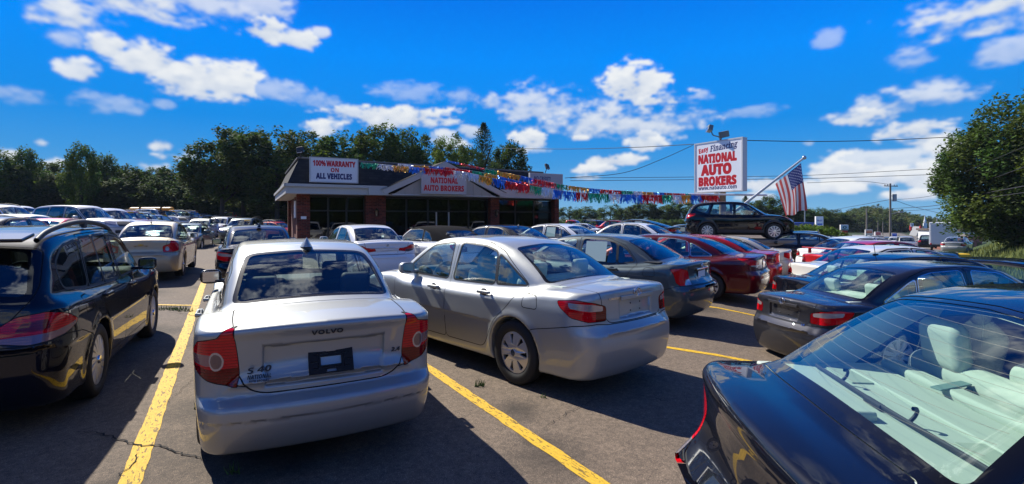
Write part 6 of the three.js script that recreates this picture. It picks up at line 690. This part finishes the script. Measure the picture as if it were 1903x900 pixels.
const AC = { ...accord, paint: P.maroon, extra: (r, xo) => { part('plate', rbox(.006, .16, .31, .003, rearX(accord, .81, 0) - xo - .006, .81, 0), M.clear, r); part('emblem', rbox(.01, .06, .07, .004, rearX(accord, .96, 0) - xo - .004, .955, 0), M.chrome, r); } };
const accO = park2(makeCar(AC, 'sedan'), AC, 'maroon sedan with chrome window surrounds beside the slate grey one', 5.4, 10.76, -55.8, [.97, .925, 1]);
// place by image column: rear-centre column, distance, heading
const at = (px, z) => sx(px, z);
const ryaw = px => Math.atan((px - CX) / FP) * 180 / Math.PI - 42 - (px - CX) / 720 * 180 / Math.PI;
const FU = { ...fusion, paint: P.red, h: .036 }, fusO = makeCar(FU, 'sedan'); park2(fusO, FU, 'bright red sedan between the maroon sedan and the cream one', at(1454, 13.6), 13.6, -58, [1.0, .96, 1], -.12);
const IM = { ...impala, paint: P.cream, h: .04 }, impO = makeCar(IM, 'sedan'); park2(impO, IM, 'cream sedan with a roof mast right of the bright red one', at(1476, 16.5), 16.5, -59, [.96, .94, 1], -.22);
const CI = { ...civic, paint: P.white, h: .034, extra: (r, xo) => { const S = civic; part('emblem', rbox(.01, .06, .07, .006, rearX(S, .95, 0) - xo - .004, .945, 0), M.chrome, r); part('trunk_trim', rbox(.02, .022, .92, .008, rearX(S, .86, 0) - xo - .006, .875, 0), M.chrome, r); } };
const civO = park2(makeCar(CI, 'sedan'), CI, 'white sedan seen from behind with a chrome bar between its red lamps', at(722, 13.4), 13.4, -34, [.95, 1.03, 1]);
const CV = { ...convertible, paint: P.white }, cvO = park2(makeCar(CV, 'convertible'), CV, 'white convertible with black cloth top before the entrance', at(900, 14.2), 14.2, -42, [.98, 1.03, 1]);
const darkS = { ...farSedan, h: .045, paint: P.ink, antenna: [1.5, 1.44, 'mast'] }, dkO = makeCar(darkS, 'sedan');
park2(dkO, darkS, 'dark blue sedan right of the convertible with only its roof showing', at(1030, 15.4), 15.4, -45, [1, 1.0, 1]);
const whS = { ...farSedan, h: .042, paint: P.white, sticker: [[1.95, 1.17, -.72, .2]] }, whO = makeCar(whS, 'sedan');
park2(whO, whS, 'white sedan with a large paper in its rear side window', at(1130, 17.5), 17.5, -48, [.98, 1, 1]);
park(recolour(dkO.clone(), P.white), 'white sedan between the papered white sedan and the black sports sedan', 'car', null, at(1172, 20.5), 21, -50);
const CH = { ...charger, paint: P.black, sticker: [[1.95, 1.2, -.74, .2]] }, chO = park2(makeCar(CH, 'sedan'), CH, 'black sports sedan with a high tail left of the raised SUV', at(1262, 27), 27, -55, [1, 1, 1], .22);
const ES = { ...escape_, paint: P.black, cabin: M.cabinGrey, card: [2.78, 1.5, -.42, .1, .36, .9], extra: (r, xo) => { part('emblem', [rbox(.01, .06, .14, .02, suvBase.L - xo - .01, .88, 0)], M.chrome, r); letters(r, xo, suvBase, 'ESCAPE', .25, .03, .95, -.5, M.chrome); } };
{ const z = 23.2; park(makeCar(ES, 'suv'), 'black SUV raised on a platform below the white box sign', 'car', null, sx(1371, z), z, 108, [1, 1, 1], hy(443.5, z)); }
// dark sedan just beyond the silver one
{ const S = { ...farSedan, h: .04, paint: P.ink, antenna: [1.35, 1.42, 'fin'], mirrorMat: M.black }, o = makeCar(S, 'sedan'); park2(o, S, 'dark blue sedan hidden behind the roof of the silver sedan', at(487, 11.2), 11.2, -29, [1.0, 1.05, 1.0]); }
// right-hand row
const row2 = [[farSedan, P.ink, 'black sedan with a shark fin mast beyond the dark grey one', 1462, 9.0, 86, [1.02, .97, .95]], [farSedan, P.pearl, 'pearl white sedan with a red spoiler lamp in the right row', 1490, 12.2, 84, [1, .97, 1]], [farSedan, P.red, 'red sedan with dark wing beyond the pearl white sedan', 1513, 16, 82, [1, .98, 1]], [farSedan, P.white, 'white sedan whose tail shows left of the red winged one', 1500, 18.5, 82, [.95, 1.0, 1]]];
const farO = makeCar({ ...farSedan, paint: P.white }, 'sedan'), farFin = makeCar({ ...farSedan, paint: P.ink, h: .04, antenna: [1.62, 1.44, 'mast'], cabin: M.cabinGreen, seat: M.cabinGreen }, 'sedan');
row2.forEach(([S, p, l, px, z, yaw, s], i) => park2(i ? recolour(farO.clone(), p) : farFin, camry, l, at(px, z), z, yaw, s));
{ const o = scene.children[scene.children.length - 2]; part('spoiler', [rbox(.28, .03, 1.3, .012, .22 - 2.4, 1.22, 0), rbox(.1, .18, .04, .012, .25 - 2.4, 1.12, -.5), rbox(.1, .18, .04, .012, .25 - 2.4, 1.12, .5)], P.red, o); }
const suvO = makeCar({ ...crossover, paint: P.silver2, rails: [.4, 2.5, .6, 1.62, 1.74, 1.6] }, 'suv'), bigO = makeCar({ ...bigSuv, paint: P.pearl }, 'suv'), puO = makeCar({ ...pickup, paint: P.red }, 'pickup_truck'), coO = makeCar({ ...coupe, paint: P.ink }, 'coupe');
const add = (proto, p, label, px, z, yaw, s, y, card) => { const o = park(p ? recolour(proto.clone(), p) : proto, label, 'car', null, at(px, z), z, yaw, s, y); if (card) part('price_card', rbox(.01, .11, .34, .003, card === 2 ? .95 : .62, card === 2 ? 1.62 : card === 3 ? 1.36 : 1.50, -.42, 0, 0, .75), M.yellowCard, o); return o; };
add(coO, null, 'black coupe facing right at the far right edge', 1868, 9.6, 148, [1, 1, 1], -.42);
add(farO, P.forest, 'dark green sedan whose roof shows in front of the box truck', 1738, 18, 40, [1, 1, 1], -.86);
add(suvO, null, 'white SUV roof showing below the hedge on the right', 1553, 26, 84, [1, .95, 1], -.78);
add(farO, P.black, 'black sedan with red lamp beside the raised SUV nose', 1478, 22, -62, [.95, 1, 1], -.32);
add(suvO, P.ink, 'dark blue SUV with a yellow card in front of the hedge', 1497, 27, -150, [1, .96, 1], -.55, 1);
// small cars right of the building
add(puO, null, 'red pickup truck just past the right building corner', 1060, 62, 120, [1, 1, 1], -.3);
add(farO, P.white, 'small white car next to the red pickup truck', 1083, 50, 110, [1, 1, 1], -.2);
add(suvO, P.black, 'small dark SUV above the papered white sedan', 1092, 56, -40, [1, 1, 1], -.1); add(suvO, P.red, 'small red SUV left of the black sports sedan', 1131, 52, -75, [.85, 1, 1], -.15);
add(farO, P.steel, 'grey car half hidden between sports sedan and raised SUV', 1272, 33, -70, [1, 1, 1], -.1);
// left lot
add(bigO, null, 'large white SUV facing right with dark side windows', 158, 26, 98, [1, 1, 1], .55);
add(bigO, P.white, 'white SUV with a yellow card behind the large white SUV', 205, 29, 104, [.98, .98, 1], .50, 2);
add(suvO, P.maroon, 'dark red SUV with a yellow card right of the white SUVs', 236, 33.5, 106, [1, 1.02, 1], .55, 1);
add(suvO, P.greyGreen, 'grey green SUV with a yellow card in the left row', 262, 37, 108, [1, 1, 1], .55, 1);
add(farO, P.blue, 'blue sedan with a yellow card in the left row', 285, 38.5, 110, [1, 1.05, 1], .50, 3);
const cargo = add(bigO, P.white, 'white SUV carrying long orange cargo on its roof', 298, 46, 103, [1.05, 1, 1], .75, 2);
{ const z = 45.8, o = thing('roof_cargo', 'long orange cargo lying on the roof of a white SUV', 'cargo', null, at3(286, 391, z), -.22), s = new THREE.CapsuleGeometry(.22, 4.2, 6, 14); s.rotateZ(Math.PI / 2); s.scale(1, .7, 1.3); s.translate(-.3, .12, 0); part('hull', s, std({ color: lin(.72, .30, .03), roughness: .5 }), o); part('strap', [box(.05, .34, .62, -1.3, .12, 0), box(.05, .34, .62, 1.0, .12, 0)], M.plastic, o); }
[[suvO, P.blue, 'blue SUV with a yellow card right of the cargo SUV', 330, 50, 108, .85, 1], [farO, P.steel, 'steel blue sedan with a yellow card in the far left row', 343, 54, 112, .95, 3], [suvO, P.ink, 'dark SUV with a yellow card in the far left row', 352, 58, 112, .95, 1], [farO, P.silver2, 'silver car at the far end of the left row', 364, 64, 115, 1.3, 0], [suvO, P.cream, 'cream SUV far back in front of the trees', 374, 70, 118, 1.5, 1], [farO, P.red, 'tiny red car far back in the left row', 350, 62, 114, 1.0, 0], [farO, P.white, 'tiny white car near the end of the tree line', 386, 76, 120, 1.7, 0]].forEach(([o, p, l, px, z, yaw, y, c]) => add(o, p, l, px, z, yaw, [1, 1, 1], y, c));
add(coO, P.silver2, 'silver coupe facing right beyond the black wagon roof', 38, 20, 96, [1.05, 1.03, 1], .46);
add(suvO, P.white, 'white SUV at the upper left corner of the lot', 8, 28, 98, [1, 1, 1], .82); add(bigO, P.white, 'white van-like SUV behind the silver coupe', 36, 34, 96, [1, .95, 1], .82);
add(farO, P.red, 'red car whose roof and rear window show above the wagon rail', 108, 17.5, -18, [1, 1.05, 1], .22); add(farO, P.navy, 'dark blue car roof at the left edge above the wagon', 5, 14, -14, [1, 1.05, 1], .26);
add(farO, P.steel, 'steel grey sedan facing the camera left of the green one', 312, 27, 158, [1, 1, 1], .1); add(farO, P.greyGreen, 'green grey sedan facing the camera behind the beige sedan', 352, 27.5, 160, [1, 1.02, 1], .0);
add(suvO, P.silver2, 'silver crossover facing the camera in the aisle', 374, 39, 163, [1, 1, 1], .05); add(suvO, P.silver, 'silver SUV right behind the silver crossover', 391, 52, 165, [1, 1, 1], .4); add(bigO, P.white, 'tall white SUV at the back of the aisle', 401, 68, 165, [1, 1, 1], 1.0);
add(suvO, P.white, 'white crossover with black grille facing the camera', 410, 42, 168, [1, 1, 1], .2); add(farO, P.red, 'red car with a yellow card behind the white crossover', 425, 58, 168, [1, 1.05, 1], .95, 3);
add(suvO, P.greyGreen, 'grey SUV with a yellow card facing the camera', 452, 36, 170, [1.05, 1.0, 1.05], .1, 1); add(suvO, P.navy, 'dark SUV in the back row left of the white pickup', 436, 76, 170, [1, 1, 1], 1.35); add(suvO, P.maroon, 'maroon SUV in the back row near the white pickup', 450, 82, 168, [1, 1, 1], 1.5);
add(puO, P.white, 'white pickup truck facing the camera on the rise', 468, 86, 170, [1, 1, 1], 1.9); add(suvO, P.white, 'tiny white SUV alone at the back by the trees', 494, 92, 170, [1, .9, 1], 2.0, 1);
add(farO, P.red, 'red sedan beside the brick wall of the building', 512, 40, 110, [1, 1.02, 1], .0);
add(farO, P.black, 'black sedan above the red one by the brick wall', 512, 46, 112, [1, 1.04, 1], .15);
// traffic on the road
add(suvO, P.silver2, 'silver SUV driving towards the camera on the road', 1684, 60, 212, [1, 1, 1], hy(466, 60)); add(farO, P.white, 'white car behind the silver SUV on the road', 1664, 66, 215, [1, 1, 1], hy(461, 66)); add(farO, P.silver, 'silver car with red lamps behind the box truck', 1779, 46, 48, [1, 1, 1], hy(470, 46));
add(farO, P.steel, 'tiny dark car far down the road', 1651, 95, 215, [1, 1, 1], hy(455, 95)); add(puO, P.black, 'dark pickup beside the box truck', 1724, 66, 40, [.8, .9, 1], hy(461, 66)); add(farO, P.white, 'tiny white car climbing the far road', 1694, 170, 210, [1, 1, 1], hy(449, 170));
{ const z = 54, X = sx(1753, z), o = thing('box_truck', 'white box truck standing at the right side of the road', 'truck', null, [X, hy(464, z), -z], (90 - 40) * Math.PI / 180), w = phys({ color: lin(.78, .78, .78), roughness: .4 }); part('cargo_box', rbox(4.6, 2.25, 2.2, .04, -.6, 1.75, 0), w, o); part('roller_door', [rbox(.04, 2.0, 1.95, .01, -2.92, 1.72, 0)], std({ color: lin(.7, .7, .7), roughness: .5 }), o); part('cab', [rbox(1.5, 1.3, 1.9, .15, 2.6, 1.2, 0), rbox(1.0, .8, 1.7, .2, 2.4, 1.95, 0)], w, o); part('bumper', rbox(.1, .18, 2.1, .03, -2.95, .5, 0), M.plastic, o); for (const s of [-1, 1]) part('tail_light', rbox(.05, .16, .12, .02, -2.93, .68, s * .95), M.red, o); for (const x of [-1.8, 2.4]) for (const s of [-1, 1]) { const q = wheelProto('ten', .38).clone(); q.position.set(x, .38, s * .9); q.rotation.y = s > 0 ? 0 : Math.PI; o.add(q); } part('chassis', box(5.6, .2, .9, 0, .55, 0), M.under, o); part('wind_deflector', rbox(.6, .4, 1.6, .15, 2.2, 2.45, 0), w, o); }
{ const z = 17.5, o = thing('yellow_kerb_stone', 'yellow painted kerb stone between the dark car and the black coupe', 'kerb', null, at3(1781, 479, z)); part('stone', rbox(.7, .28, .4, .1, 0, 0, 0), std({ color: lin(.75, .45, .02), roughness: .7 }), o); }
// ---------------------------------------------------------------- haze
scene.fog = new THREE.FogExp2(new THREE.Color().setRGB(.55, .68, .85), .00018);
renderer.render(scene, camera);
